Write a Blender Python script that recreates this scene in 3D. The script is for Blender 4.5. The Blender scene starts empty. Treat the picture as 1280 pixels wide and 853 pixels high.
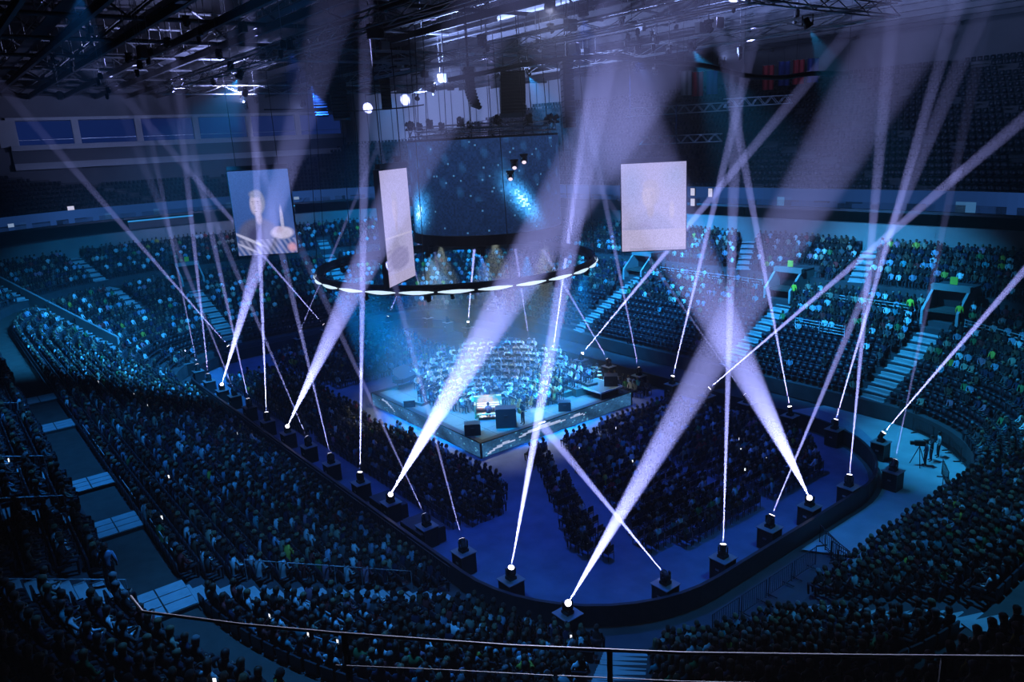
import bpy, math, random
import numpy as np
from mathutils import Matrix, Vector, Quaternion

random.seed(7)
rng = np.random.default_rng(7)
sc = bpy.context.scene
COL = sc.collection

# ------------------------------------------------------------------ camera
F_PX, PITCH, ROLL, YAW = 944.46, 0.258, -0.053, -0.654
CAM = Vector((-50.11, 32.76, 21.3))
FW = Vector((math.cos(YAW)*math.cos(PITCH), math.sin(YAW)*math.cos(PITCH), -math.sin(PITCH)))
_rt = Vector((math.sin(YAW), -math.cos(YAW), 0)); _up = _rt.cross(FW)
RT = _rt*math.cos(ROLL) + _up*math.sin(ROLL)
UP = -_rt*math.sin(ROLL) + _up*math.cos(ROLL)
cd = bpy.data.cameras.new('camera'); cam = bpy.data.objects.new('camera', cd)
COL.objects.link(cam); sc.camera = cam
cd.sensor_width = 36.0; cd.lens = F_PX/1280*36.0; cd.clip_end = 500
_m = Matrix((RT, UP, -FW)).transposed().to_4x4(); _m.translation = CAM; cam.matrix_world = _m

# ------------------------------------------------------------------ world: thin stage haze that fills the hall
w = bpy.data.worlds.new('arena_air'); sc.world = w; w.use_nodes = True
nt = w.node_tree; nt.nodes.clear()
_o = nt.nodes.new('ShaderNodeOutputWorld'); _v = nt.nodes.new('ShaderNodeVolumeScatter')
HAZE = 0.0005
_v.inputs['Density'].default_value = HAZE; _v.inputs['Color'].default_value = (.95, .95, 1, 1)
_b = nt.nodes.new('ShaderNodeBackground'); _b.inputs[0].default_value = (0, 0, 0, 1)
w.cycles.volume_sampling = 'EQUIANGULAR'
nt.links.new(_v.outputs[0], _o.inputs['Volume']); nt.links.new(_b.outputs[0], _o.inputs['Surface'])

vs = sc.view_settings
vs.view_transform = 'Standard'; vs.look = 'None'; vs.gamma = 1.0; vs.use_curve_mapping = False
vs.exposure = 0.0
cy = sc.cycles
cy.use_denoising = True; cy.use_adaptive_sampling = False
cy.max_bounces = 6; cy.diffuse_bounces = 0; cy.glossy_bounces = 1; cy.transmission_bounces = 4
cy.transparent_max_bounces = 12; cy.volume_bounces = 0
cy.sample_clamp_indirect = 4.0

# ------------------------------------------------------------------ stage and hall lighting levels
P_BEAM = 9.5e6            # moving heads on the floor
C_BEAM = (.37, .40, 1.0)
# (position, target, watts, full angle, colour) of the wash lamps hung in the roof rig
WASH = [
    # deep blue over the arena floor
    ((-20, 4, 27.5), (-21, 2, 0), 15000, 75, (.02, .13, 1.0)),
    ((-4, 13, 27.5), (-6, 12, 0), 9000, 70, (.02, .13, 1.0)),
    ((18, 2, 27.5), (20, 0, 0), 16000, 75, (.02, .15, 1.0)),
    ((-8, -13, 27.5), (-10, -16, 0), 12000, 70, (.02, .13, 1.0)),
    # cyan over the stands
    ((4, -12, 27), (6, -28, 6), 120000, 62, (.02, .35, 1.0)),
    ((-14, -12, 27), (-17, -29, 6), 80000, 52, (.02, .38, .95)),
    ((-24, -10, 27), (-33, -20, 2), 42000, 44, (.02, .40, .95)),
    ((22, -8, 27), (42, -20, 6), 75000, 70, (.01, .33, 1.0)),
    ((24, 6, 27), (46, 10, 6), 32000, 60, (.02, .34, 1.0)),
    ((8, 12, 27), (25, 23, 4), 110000, 64, (.02, .35, 1.0)),
    ((-10, 25, 29), (-8, 28, 6), 15000, 66, (.02, .28, 1.0)),
    ((-27, 23, 29), (-28, 23, 4), 16000, 62, (.03, .30, 1.0)),
    ((-38, 3, 29), (-40, 2, 5), 13000, 66, (.03, .38, 1.0)),
    # added grey-blue fill lamps that brighten the balconies, the end wall and the roof
    ((34, -4, 26.5), (77, -2, 20), 30000, 72, (.32, .42, 1.0)),
    ((26, -14, 26.5), (60, -48, 26), 70000, 54, (.32, .44, 1.0)),
    ((-22, 8, 27.2), (-43, 27, 15.6), 50000, 36, (.60, .66, 1.0)),  # added only to brighten the near handrail
    ((-6, -15, 26.5), (-10, -41, 13), 12000, 70, (.20, .36, 1.0)),
    ((10, -6, 26.2), (6, -10, 36), 36000, 150, (.34, .46, 1.0)),  # from here on, added up-lights that brighten the roof steel
    ((30, 4, 26.2), (34, 6, 36), 34000, 150, (.40, .46, 1.0)),
    ((-12, -18, 26.2), (-14, -24, 36), 14000, 150, (.30, .42, 1.0)),
]

# ------------------------------------------------------------------ pixel helpers (photo frame 1280 x 853)
def ray(px):
    return FW + RT*((px[0]-640)/F_PX) - UP*((px[1]-426.5)/F_PX)
def at_depth(px, D):
    return CAM + ray(px)*D
def at_z(px, z):
    d = ray(px); return CAM + d*((z-CAM.z)/d.z)
_C = np.array(CAM); _FW = np.array(FW); _RT = np.array(RT); _UP = np.array(UP)
def project(P):
    d = np.asarray(P, float) - _C
    z = d @ _FW
    return 640+F_PX*(d @ _RT)/z, 426.5-F_PX*(d @ _UP)/z, z
def in_frame(P, m=25):
    x, y, z = project(P)
    return z > 1 and -m < x < 1280+m and -m < y < 853+m

# ------------------------------------------------------------------ materials
MATS = {}
def mat(name, col, rough=.6, metal=0., var=0., scale=3., emit=None, strength=1., objcol=False, attr=None, bump=0.):
    if name in MATS: return MATS[name]
    m = bpy.data.materials.new(name); m.use_nodes = True; n = m.node_tree; n.nodes.clear(); L = n.links.new
    out = n.nodes.new('ShaderNodeOutputMaterial')
    if emit is not None or attr == 'emit':
        e = n.nodes.new('ShaderNodeEmission'); e.inputs['Strength'].default_value = strength
        if attr == 'emit':
            a = n.nodes.new('ShaderNodeAttribute'); a.attribute_name = 'col'; L(a.outputs['Color'], e.inputs['Color'])
        else: e.inputs['Color'].default_value = (*emit, 1)
        L(e.outputs[0], out.inputs['Surface'])
        m.cycles.emission_sampling = 'NONE'
        MATS[name] = m; return m
    b = n.nodes.new('ShaderNodeBsdfPrincipled')
    b.inputs['Roughness'].default_value = rough; b.inputs['Metallic'].default_value = metal
    b.inputs['Base Color'].default_value = (*col, 1)
    src = None
    if objcol:
        oi = n.nodes.new('ShaderNodeObjectInfo'); src = oi.outputs['Color']
    elif attr:
        a = n.nodes.new('ShaderNodeAttribute'); a.attribute_name = attr; src = a.outputs['Color']
    if var > 0 or bump > 0:
        tc = n.nodes.new('ShaderNodeTexCoord'); nz = n.nodes.new('ShaderNodeTexNoise')
        nz.inputs['Scale'].default_value = scale; nz.inputs['Detail'].default_value = 5
        L(tc.outputs['Object'], nz.inputs['Vector'])
        mr = n.nodes.new('ShaderNodeMapRange'); mr.inputs['From Min'].default_value = .3; mr.inputs['From Max'].default_value = .7
        mr.inputs['To Min'].default_value = 1-var; mr.inputs['To Max'].default_value = 1+var
        L(nz.outputs['Fac'], mr.inputs['Value'])
        mx = n.nodes.new('ShaderNodeMix'); mx.data_type = 'RGBA'; mx.blend_type = 'MULTIPLY'; mx.inputs['Factor'].default_value = 1
        if src: L(src, mx.inputs['A'])
        else: mx.inputs['A'].default_value = (*col, 1)
        cmb = n.nodes.new('ShaderNodeCombineColor')
        for k in range(3): L(mr.outputs['Result'], cmb.inputs[k])
        L(cmb.outputs[0], mx.inputs['B']); src = mx.outputs['Result']
        if bump:
            bp = n.nodes.new('ShaderNodeBump'); bp.inputs['Strength'].default_value = bump; L(nz.outputs['Fac'], bp.inputs['Height'])
            L(bp.outputs[0], b.inputs['Normal'])
    if src: L(src, b.inputs['Base Color'])
    L(b.outputs[0], out.inputs['Surface'])
    MATS[name] = m; return m
def haze_mat(name, density, g=.35, col=(.97, .97, 1), fall=None):
    m = bpy.data.materials.new(name); m.use_nodes = True; n = m.node_tree; n.nodes.clear()
    out = n.nodes.new('ShaderNodeOutputMaterial'); v = n.nodes.new('ShaderNodeVolumeScatter')
    v.inputs['Density'].default_value = density; v.inputs['Anisotropy'].default_value = g; v.inputs['Color'].default_value = (*col, 1)
    if fall:                                   # haze lies low and thins out towards the roof
        ge = n.nodes.new('ShaderNodeNewGeometry'); sp = n.nodes.new('ShaderNodeSeparateXYZ'); mr = n.nodes.new('ShaderNodeMapRange')
        mr.interpolation_type = 'SMOOTHSTEP'
        for k_, x_ in zip(('From Min', 'From Max', 'To Min', 'To Max'), (fall[0], fall[1], density, density*fall[2])): mr.inputs[k_].default_value = x_
        if len(fall) > 3:                      # thins out sideways from the stage instead
            dv = n.nodes.new('ShaderNodeVectorMath'); dv.operation = 'DISTANCE'; dv.inputs[1].default_value = fall[3]
            n.links.new(ge.outputs['Position'], dv.inputs[0]); n.links.new(dv.outputs['Value'], mr.inputs['Value'])
        else:
            n.links.new(ge.outputs['Position'], sp.inputs[0]); n.links.new(sp.outputs['Z'], mr.inputs['Value'])
        n.links.new(mr.outputs['Result'], v.inputs['Density'])
    n.links.new(v.outputs[0], out.inputs['Volume']); m.cycles.volume_sampling = 'EQUIANGULAR'; return m
def glass_mat(name, tint=(.8, .9, 1), gloss=.07):
    if name in MATS: return MATS[name]
    m = bpy.data.materials.new(name); m.use_nodes = True; n = m.node_tree; n.nodes.clear(); L = n.links.new
    out = n.nodes.new('ShaderNodeOutputMaterial'); t = n.nodes.new('ShaderNodeBsdfTransparent'); t.inputs[0].default_value = (*tint, 1)
    g = n.nodes.new('ShaderNodeBsdfGlossy'); g.inputs['Roughness'].default_value = .08
    x = n.nodes.new('ShaderNodeMixShader'); x.inputs[0].default_value = gloss
    L(t.outputs[0], x.inputs[1]); L(g.outputs[0], x.inputs[2]); L(x.outputs[0], out.inputs['Surface'])
    MATS[name] = m; return m

M_floor = mat('blue_event_carpet', (.16, .17, .26), .85, var=.18, scale=.8)
M_track = mat('dark_rubber_track', (.055, .055, .065), .7, var=.25, scale=.5)
M_walk = mat('grey_walkway', (.42, .42, .42), .7, var=.18, scale=.6)
M_conc = mat('terrace_concrete', (.055, .055, .062), .85, var=.3, scale=.7)
M_aisle = mat('aisle_rubber', (.060, .057, .05), .8, var=.2, scale=2)
M_step = mat('pale_step_tread', (.50, .51, .52), .6, var=.15, scale=2)
M_board = mat('dasher_board', (.020, .020, .026), .5, var=.2)
M_ledge = mat('pale_ledge', (.27, .25, .24), .7, var=.12, scale=.4)
M_wall = mat('hall_wall', (.11, .11, .125), .8, var=.2, scale=.2)
M_panelw = mat('wall_panel', (.38, .39, .42), .7, var=.15, scale=.3)
M_roof = mat('roof_deck', (.03, .03, .035), .8, var=.4, scale=.15)
M_steel = mat('dark_roof_steel', (.045, .047, .055), .5, .3, var=.3, scale=.5)
M_duct = mat('galvanised_duct', (.34, .35, .38), .45, .2, var=.2, scale=.6)
M_alu = mat('truss_aluminium', (.35, .36, .38), .4, .6)
M_black = mat('black_matte', (.010, .010, .012), .6)
M_blackg = mat('black_satin', (.016, .016, .018), .35)
M_cable = mat('black_cable', (.012, .012, .013), .6)
M_rail = mat('brushed_rail', (.55, .56, .60), .45, .1)
M_seat = mat('navy_seat', (.010, .011, .020), .5, var=.3, scale=.3)
M_white = mat('white_paint', (.75, .76, .78), .6)
M_yel = mat('yellow_tape', (.9, .72, .12), .6)
M_yelsign = mat('yellow_sign', (.75, .62, .06), .6)
M_green = mat('green_sign', (.08, .45, .12), .6)
M_deck = mat('stage_deck', (.085, .095, .075), .6, var=.2, scale=.7)
M_lens = mat('lamp_lens', (1, 1, 1), emit=(.86, .80, 1.0), strength=6)
M_lenspink = mat('lens_pink', (1, 1, 1), emit=(.9, .72, .95), strength=1.2)
M_batten = mat('batten_tube', (1, 1, 1), emit=(.62, .80, 1.0), strength=1.15)
M_screen = mat('screen_image', (1, 1, 1), attr='emit', strength=1.0)
M_screendim = mat('screen_image_dim', (1, 1, 1), attr='emit', strength=.8)
M_phone = mat('phone_screen', (1, 1, 1), emit=(.85, .9, 1.0), strength=1.6)
M_winblue = mat('suite_window', (1, 1, 1), emit=(.004, .012, .075), strength=1.0)
M_bar = mat('suite_bar_light', (1, 1, 1), emit=(.03, .25, .62), strength=1.0)
M_signlit = mat('lit_sign', (1, 1, 1), emit=(.62, .62, .85), strength=.9)
M_skin = mat('skin', (.24, .155, .115), .6)
M_hair = mat('hair', (.03, .022, .018), .6, objcol=True)
M_top = mat('clothing_top', (.3, .3, .3), .85, objcol=True)
M_trous = mat('dark_trousers', (.018, .019, .026), .85)
M_shoe = mat('dark_shoe', (.012, .012, .012), .6)
M_crowd = mat('crowd_clothing', (.2, .2, .2), .85, attr='col')
M_wood = mat('varnished_wood', (.55, .30, .12), .4, var=.25, scale=4)
M_violin = mat('violin_varnish', (.42, .17, .05), .3)
M_brass = mat('brass', (.75, .55, .2), .3, .8)
M_paper = mat('sheet_paper', (.85, .86, .84), .8)
M_red = mat('banner_red', (.45, .03, .04), .8)
M_blue = mat('banner_blue', (.05, .08, .35), .8)
M_drape = mat('black_drape', (.012, .012, .016), .9)
M_haze = haze_mat('lit_haze', .0050, .12, fall=(7, 28, .09))
M_stagehaze = haze_mat('stage_haze', .011, .0, fall=(5, 14.5, 0., (1.0, -1.5, 3.0)))
M_glass = glass_mat('balustrade_glass', (.93, .96, 1), .02)
M_boardglass = glass_mat('rink_glass', (.86, .92, 1), .05)

# ------------------------------------------------------------------ mesh helpers
class MB:
    def __init__(s): s.v = []; s.f = []; s.m = []
    def add(s, v, f, mi=0):
        o = len(s.v); s.v += [tuple(x) for x in v]; s.f += [tuple(i+o for i in q) for q in f]; s.m += [mi]*len(f); return s
    def box(s, c, d, mi=0, rz=0., rot=None):
        x, y, z = d[0]/2, d[1]/2, d[2]/2
        R = rot if rot is not None else Matrix.Rotation(rz, 3, 'Z')
        c = Vector(c)
        V = [c + R @ Vector((a*x, b*y, e*z)) for e in (-1, 1) for (a, b) in ((-1, -1), (1, -1), (1, 1), (-1, 1))]
        return s.add(V, [(3, 2, 1, 0), (4, 5, 6, 7), (0, 1, 5, 4), (1, 2, 6, 5), (2, 3, 7, 6), (3, 0, 4, 7)], mi)
    def tube(s, p0, p1, r0, r1=None, n=8, mi=0, cap=True):
        r1 = r0 if r1 is None else r1
        p0, p1 = Vector(p0), Vector(p1); q = (p1-p0).to_track_quat('Z', 'Y')
        V = []
        for p, r in ((p0, r0), (p1, r1)):
            for k in range(n):
                a = math.tau*k/n; V.append(p + q @ Vector((r*math.cos(a), r*math.sin(a), 0)))
        Fc = [(k, (k+1) % n, n+(k+1) % n, n+k) for k in range(n)]
        if cap: Fc += [tuple(range(n-1, -1, -1)), tuple(range(n, 2*n))]
        return s.add(V, Fc, mi)
    def path(s, pts, r, n=6, mi=0, closed=False):
        rl = r if isinstance(r, (list, tuple)) else [r]*len(pts)
        pts = [Vector(p) for p in pts]; N = len(pts); V = []
        for i, p in enumerate(pts):
            a = pts[(i-1) % N] if (closed or i > 0) else p; b = pts[(i+1) % N] if (closed or i < N-1) else p
            q = (b-a).to_track_quat('Z', 'Y')
            for k in range(n):
                t = math.tau*k/n; V.append(p + q @ Vector((rl[i]*math.cos(t), rl[i]*math.sin(t), 0)))
        Fc = []
        for i in range(N if closed else N-1):
            j = (i+1) % N
            Fc += [(i*n+k, i*n+(k+1) % n, j*n+(k+1) % n, j*n+k) for k in range(n)]
        return s.add(V, Fc, mi)
    def lathe(s, prof, n=12, mi=0, c=(0, 0, 0), sx=1., sy=1.):
        V = [(c[0]+r*math.cos(math.tau*k/n)*sx, c[1]+r*math.sin(math.tau*k/n)*sy, c[2]+z) for r, z in prof for k in range(n)]
        Fc = [(i*n+k, i*n+(k+1) % n, (i+1)*n+(k+1) % n, (i+1)*n+k) for i in range(len(prof)-1) for k in range(n)]
        Fc += [tuple(range(n-1, -1, -1)), tuple((len(prof)-1)*n+k for k in range(n))]
        return s.add(V, Fc, mi)
    def prism(s, poly, z0, z1, mi=0):
        n = len(poly); V = [(x, y, z0) for x, y in poly]+[(x, y, z1) for x, y in poly]
        return s.add(V, [tuple(range(n-1, -1, -1)), tuple(range(n, 2*n))]+[(k, (k+1) % n, n+(k+1) % n, n+k) for k in range(n)], mi)
    def mesh(s, name, mats, smooth=False):
        me = bpy.data.meshes.new(name); me.from_pydata(s.v, [], s.f)
        for m in (mats if isinstance(mats, (list, tuple)) else [mats]): me.materials.append(m)
        if any(s.m): me.polygons.foreach_set('material_index', s.m)
        if smooth: me.polygons.foreach_set('use_smooth', [True]*len(me.polygons))
        me.update(); return me
def tag(o, label=None, cat=None, group=None, kind=None):
    if label: o['label'] = label
    if cat: o['category'] = cat
    if group: o['group'] = group
    if kind: o['kind'] = kind
    return o
def link(name, data, parent=None, loc=None, rz=None):
    o = bpy.data.objects.new(name, data); COL.objects.link(o)
    if parent: o.parent = parent
    if loc is not None: o.location = loc
    if rz is not None: o.rotation_euler = (0, 0, rz)
    return o
def empty(name, loc=(0, 0, 0), rz=0., label=None, cat=None, group=None, kind=None):
    o = link(name, None, None, loc, rz); o.empty_display_size = .2
    return tag(o, label, cat, group, kind)
def build(mb, name, mats, parent=None, loc=None, rz=None, smooth=False):
    return link(name, mb.mesh(name, mats, smooth), parent, loc, rz)
_rods = {}
def rod(name, p0, p1, r, m, parent=None, base=(0, 0, 0)):
    """round bar between two points, all bars of a material share one mesh"""
    key = m.name
    if key not in _rods: _rods[key] = MB().tube((0, 0, 0), (0, 0, 1), 1, n=8).mesh('round_bar', m)
    o = link(name, _rods[key], parent)
    p0, p1 = Vector(p0)-Vector(base), Vector(p1)-Vector(base); d = p1-p0
    o.rotation_mode = 'QUATERNION'; o.rotation_quaternion = d.to_track_quat('Z', 'Y')
    o.location = p0; o.scale = (r, r, d.length); return o
_cubes = {}
def bar(name, c, d, m, parent=None, rz=0.):
    """rectangular bar or plate, all plates of a material share one mesh"""
    key = m.name
    if key not in _cubes: _cubes[key] = MB().box((0, 0, 0), (1, 1, 1)).mesh('plate', m)
    o = link(name, _cubes[key], parent, c, rz); o.scale = d; return o
def copy_tree(o, parent=None):
    c = o.copy(); COL.objects.link(c); c.parent = parent
    for ch in list(o.children): copy_tree(ch, c)
    return c
def spot(parent, pos, target, watts, ang, col, blend=.4, size=.1, name='lamp_light'):
    l = bpy.data.lights.new(name, 'SPOT'); l.energy = watts; l.spot_size = math.radians(ang); l.spot_blend = blend
    l.shadow_soft_size = size; l.color = col
    o = link(name, l, parent); base = parent.location if parent else Vector((0, 0, 0))
    o.location = Vector(pos)-base
    o.rotation_mode = 'QUATERNION'; o.rotation_quaternion = (Vector(target)-Vector(pos)).to_track_quat('-Z', 'Y'); return o
def colgrid(nu, nv, fn, pos):
    """grid of small flat cells with one colour each: the picture on a screen"""
    U, V = np.meshgrid(np.linspace(0, 1, nu+1), np.linspace(0, 1, nv+1))
    verts = [pos(u, v) for u, v in zip(U.ravel(), V.ravel())]
    k = np.arange((nu+1)*nv).reshape(nv, nu+1)[:, :-1].ravel()
    faces = np.stack([k, k+1, k+nu+2, k+nu+1], 1)
    me = bpy.data.meshes.new('picture'); me.from_pydata(verts, [], faces.tolist())
    uc, vc = np.meshgrid((np.arange(nu)+.5)/nu, (np.arange(nv)+.5)/nv)
    c = np.clip(fn(uc.ravel(), vc.ravel()), 0, 2)
    a = me.attributes.new('col', 'FLOAT_COLOR', 'FACE')
    a.data.foreach_set('color', np.concatenate([c, np.ones((len(c), 1))], 1).astype(np.float32).ravel())
    me.update(); return me

# ================================================================== THE HALL
NROW = 25          # row pitch of the bowl
NB = 21            # rows built below the ledge
def par(t):    # lower bowl: x_near, x_far, y_minus, y_plus, corner radii near / far
    return -(34.5+16*t), 32+34.5*t, 20.5+18*t, 16.5+22*t, 10+16*t, 10+20*t
def par_rink(t):
    return -(30.6+t), 30.6+t, 15.0+t, 15.0+t, 8.5+t, 8.5+t
def par_up(u):
    return -(50+20*u), 70+20*u, 36.5+20*u, 36.5+20*u, 29+20*u, 29+20*u
def outline(P, ns=12, na=14, segs=range(8)):
    xn, xp, bn, bp, Rn, Rf = P; pts = []
    def line(a, b): return [(a[0]+(b[0]-a[0])*k/ns, a[1]+(b[1]-a[1])*k/ns) for k in range(ns)]
    def arc(cx, cy, R, a0, a1): return [(cx+R*math.cos(math.radians(a0+(a1-a0)*k/na)), cy+R*math.sin(math.radians(a0+(a1-a0)*k/na))) for k in range(na)]
    S = [lambda: line((xn+Rn, bp), (xp-Rf, bp)), lambda: arc(xp-Rf, bp-Rf, Rf, 90, 0),
         lambda: line((xp, bp-Rf), (xp, -bn+Rf)), lambda: arc(xp-Rf, -bn+Rf, Rf, 0, -90),
         lambda: line((xp-Rf, -bn), (xn+Rn, -bn)), lambda: arc(xn+Rn, -bn+Rn, Rn, -90, -180),
         lambda: line((xn, -bn+Rn), (xn, bp-Rn)), lambda: arc(xn+Rn, bp-Rn, Rn, 180, 90)]
    for k in segs: pts += S[k]()
    return np.array(pts)
def inside(x, y, t):
    xn, xp, bn, bp, Rn, Rf = par(t)
    if x < xn or x > xp or y > bp or y < -bn: return False
    if x < xn+Rn: R = Rn; cx = xn+Rn
    elif x > xp-Rf: R = Rf; cx = xp-Rf
    else: return True
    if y > bp-R: cyy = bp-R
    elif y < -bn+R: cyy = -bn+R
    else: return True
    return math.hypot(x-cx, y-cyy) <= R
def bowl_t(x, y):
    lo, hi = -.3, 1.3
    if inside(x, y, lo): return lo
    for _ in range(18):
        m = (lo+hi)/2
        if inside(x, y, m): hi = m
        else: lo = m
    return hi
AISLE_ROWS = (13, 14)
def row_z(i):
    if i in AISLE_ROWS: i = 13
    return 1.2 + 10.8*i/NROW
def bowl_z(x, y):
    t = bowl_t(x, y)
    if t < 0: return 0.
    return row_z(min(NB-1, int(t*NROW)))
def strip(rings, zs, closed=True, mb=None, mi=0):
    mb = mb or MB(); n = len(rings[0]); V = []
    for r, z in zip(rings, zs): V += [(x, y, z) for x, y in r]
    Fc = []
    for i in range(len(rings)-1):
        for k in range(n if closed else n-1):
            j = (k+1) % n; Fc.append((i*n+k, (i+1)*n+k, (i+1)*n+j, i*n+j))
    return mb.add(V, Fc, mi)

# floor of the hall and blue carpet of the rink
mb = MB(); mb.box((10, 0, -.3), (200, 160, .4)); o = build(mb, 'floor', M_track)
tag(o, 'dark rubber floor running under the whole arena', 'floor', kind='structure')
r = outline(par_rink(-.3), 10, 10)
o = build(MB().prism([tuple(q) for q in r], -.09, .015), 'floor_carpet', M_floor)
tag(o, 'blue carpeted arena floor around the stage', 'floor', kind='structure')
# pale walkway that bends round the corner outside the boards
mb = MB(); A = outline(par_rink(.5), 12, 14); Bo = outline(par(-.01), 12, 14)
n0 = 12*3+14*2-7; idx = list(range(12*3+14*2-1, 12*3+14*3+7))
ringA = A[idx]; ringB = Bo[idx]
strip([ringA, ringB], [.03, .03], closed=False, mb=mb)
mb.f = [q[::-1] for q in mb.f]
o = build(mb, 'floor_walkway', M_walk); tag(o, 'pale grey walkway bending round the boards below the stands', 'walkway', kind='structure')

# dasher boards round the rink
mb = MB(); i0 = outline(par_rink(0), 10, 12); i1 = outline(par_rink(.18), 10, 12)
strip([i0, i0, i1, i1], [0, 1.05, 1.05, 0], mb=mb)
o = build(mb, 'wall_boards', M_board); tag(o, 'low black rink boards enclosing the blue floor', 'boards', kind='structure')
# plexiglass stands on the boards at the corner beside the walkway
g = empty('rink_glass', (0, 0, 0), label='curved clear rink glass on the boards beside the pale walkway', cat='rink glass')
gi = outline(par_rink(.09), 10, 12); k0 = 10*3+12*2+1
for k in range(k0, k0+11):
    a, b = gi[k], gi[k+1]; d = (b-a)/np.linalg.norm(b-a)
    a2, b2 = a+d*.02, b-d*.02
    m_ = MB(); nrm = np.array((-d[1], d[0]))*.012
    m_.prism([tuple(a2-nrm), tuple(b2-nrm), tuple(b2+nrm), tuple(a2+nrm)], 1.05, 1.75); build(m_, 'pane', M_boardglass, g)

# stepped terraces of the lower bowl
rings = []; zs = []
for i in range(NB):
    a = outline(par(i/NROW)); b = outline(par((i+1)/NROW)); z = row_z(i)
    if i == 0: rings.append(a); zs.append(0.)
    rings += [a, b]; zs += [z, z]
o = build(strip(rings, zs), 'terrace', M_conc); tag(o, 'dark concrete seating terraces of the lower bowl', 'terrace', kind='structure')
# pale ledge along the top of the lower bowl
LS = [0, 1, 2, 3, 4, 5]
T1 = outline(par(.845), segs=LS); T2 = outline(par(.875), segs=LS)
mb = strip([T1, T1, T2, T2], [9.6, 12.35, 12.35, 11.0], closed=False); o = build(mb, 'trim_ledge', M_ledge)
tag(o, 'pale ledge along the top of the lower stands', 'ledge', kind='structure')
T4 = outline(par(1.28), segs=LS)
mb = strip([T2, T4, T4], [11.2, 11.2, 13.6], closed=False); o = build(mb, 'wall_concourse', M_wall); tag(o, 'dark wall behind the suite level walkway', 'wall', kind='structure')

# rubber cross aisle half way up the stands
a = outline(par(13.05/NROW)); b = outline(par(14.95/NROW)); z = row_z(13)+.02
o = build(strip([a, b], [z, z]), 'floor_cross_aisle', M_aisle); tag(o, 'grey cross aisle running round the middle of the lower stands', 'aisle', kind='structure')

# ---------------------------------------------------------------- stair flights (plan lines seen in the photograph)
STAIRS = [  # (x0,y0) bottom, (x1,y1) top, width, label
    ((-24.2, 16.8), (-24.8, 35.5), 1.5, 'pale stair flight climbing the stand past the long handrail'),
    ((-34.6, 6.3), (-45.6, 11.4), 1.5, 'pale stair flight climbing the end stand above the crowd barriers'),
    ((-31.9, 13.9), (-38.6, 21.6), 1.7, 'pale stair flight in the stand corner under the handrail post'),
    ((-24.0, -20.8), (-25.1, -27.6), 1.9, 'bright cyan lit stair flight below a vomitory beside the pale walkway'),
    ((-11.0, -20.8), (-12.0, -28.0), 1.7, 'stair flight below the vomitory behind crossing light beams'),
    ((8.2, -20.8), (6.4, -29), 1.7, 'stair flight climbing the stand beside the ring of lights'),
    ((-17.0, -30.2), (-15.6, -36.5), 1.4, 'narrow stair flight above the rails between the two vomitories'),
    ((-5.6, -30.4), (-2.6, -36), 1.4, 'narrow stair flight in the upper rows behind the framed screen'),
    ((60.5, 18.6), (43.0, 15.0), 1.5, 'long straight stair flight in the far end stand'),
    ((48.5, 27.6), (31.6, 19.9), 1.2, 'slanting stair flight along the pale parapet of the far corner'),
    ((33.0, 7.7), (46.5, 7.6), 1.7, 'blue lit stair flight below the vomitory of the end stand'),
    ((24, -21), (27, -33), 1.5, 'stair flight in the far stand behind the round screen'),
    ((42, -10), (56, -14), 1.5, 'stair flight in the end stand behind the stage'),
    ((-17.7, 30.2), (-17.9, 38.0), 1.1, 'narrow upper stair flight with a thin handrail, next to the wide landing'),
    ((-12.2, 30.2), (-12.4, 38.0), 1.1, 'narrow upper stair flight with a thin handrail, third from the stand corner'),
    ((-1.9, 30.2), (-2.0, 38.0), 1.1, 'narrow upper stair flight with a thin handrail, fourth from the stand corner'),
    ((4.8, 30.2), (4.8, 38.0), 1.1, 'narrow upper stair flight with a thin handrail, fifth from the stand corner'),
]
step_mesh = {}
for (p0, p1, wd, lab) in STAIRS:
    p0, p1 = Vector((*p0, 0)), Vector((*p1, 0))
    if bowl_t(p0.x, p0.y) > bowl_t(p1.x, p1.y): p0, p1 = p1, p0
    d = (p1-p0); Ln = d.length; d.normalize(); rz = math.atan2(d.y, d.x)
    root = empty('stair_flight', (p0.x, p0.y, bowl_z(p0.x, p0.y)), 0, lab, 'stairs', kind='structure')
    n = int(Ln/.12); cur = None; s0 = 0; runs = []
    for k in range(n+1):
        q = p0+d*(Ln*k/n); z = bowl_z(q.x, q.y); t = bowl_t(q.x, q.y)
        if cur is None or abs(z-cur) > .01:
            if cur is not None: runs.append((s0, Ln*k/n, cur))
            cur = z; s0 = Ln*k/n
    runs.append((s0, Ln, cur))
    for j, (a, b, z) in enumerate(runs):
        if z < .5: continue
        zn = runs[j+1][2] if j+1 < len(runs) else z
        half = (zn-z) < .6
        depth = (b-a)
        for (u0, u1, zz) in (((a, a+depth*.5, z), (a+depth*.5, b, (z+zn)/2 if half else z))):
            q = p0+d*((u0+u1)/2)
            top = zz+.045
            h = top-z+.02
            bar('step', (q.x-root.location.x, q.y-root.location.y, z-.02+h/2-root.location.z), ((u1-u0)-.06, wd, h), M_step, root, rz)
def in_stair(x, y, extra=.28):
    for (p0, p1, wd, _) in STAIRS:
        dx, dy = p1[0]-p0[0], p1[1]-p0[1]; L2 = dx*dx+dy*dy
        s = ((x-p0[0])*dx+(y-p0[1])*dy)/L2
        if -.06 < s < 1.06 and abs((x-p0[0])*dy-(y-p0[1])*dx)/math.sqrt(L2) < wd/2+extra: return True
    return False

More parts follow.
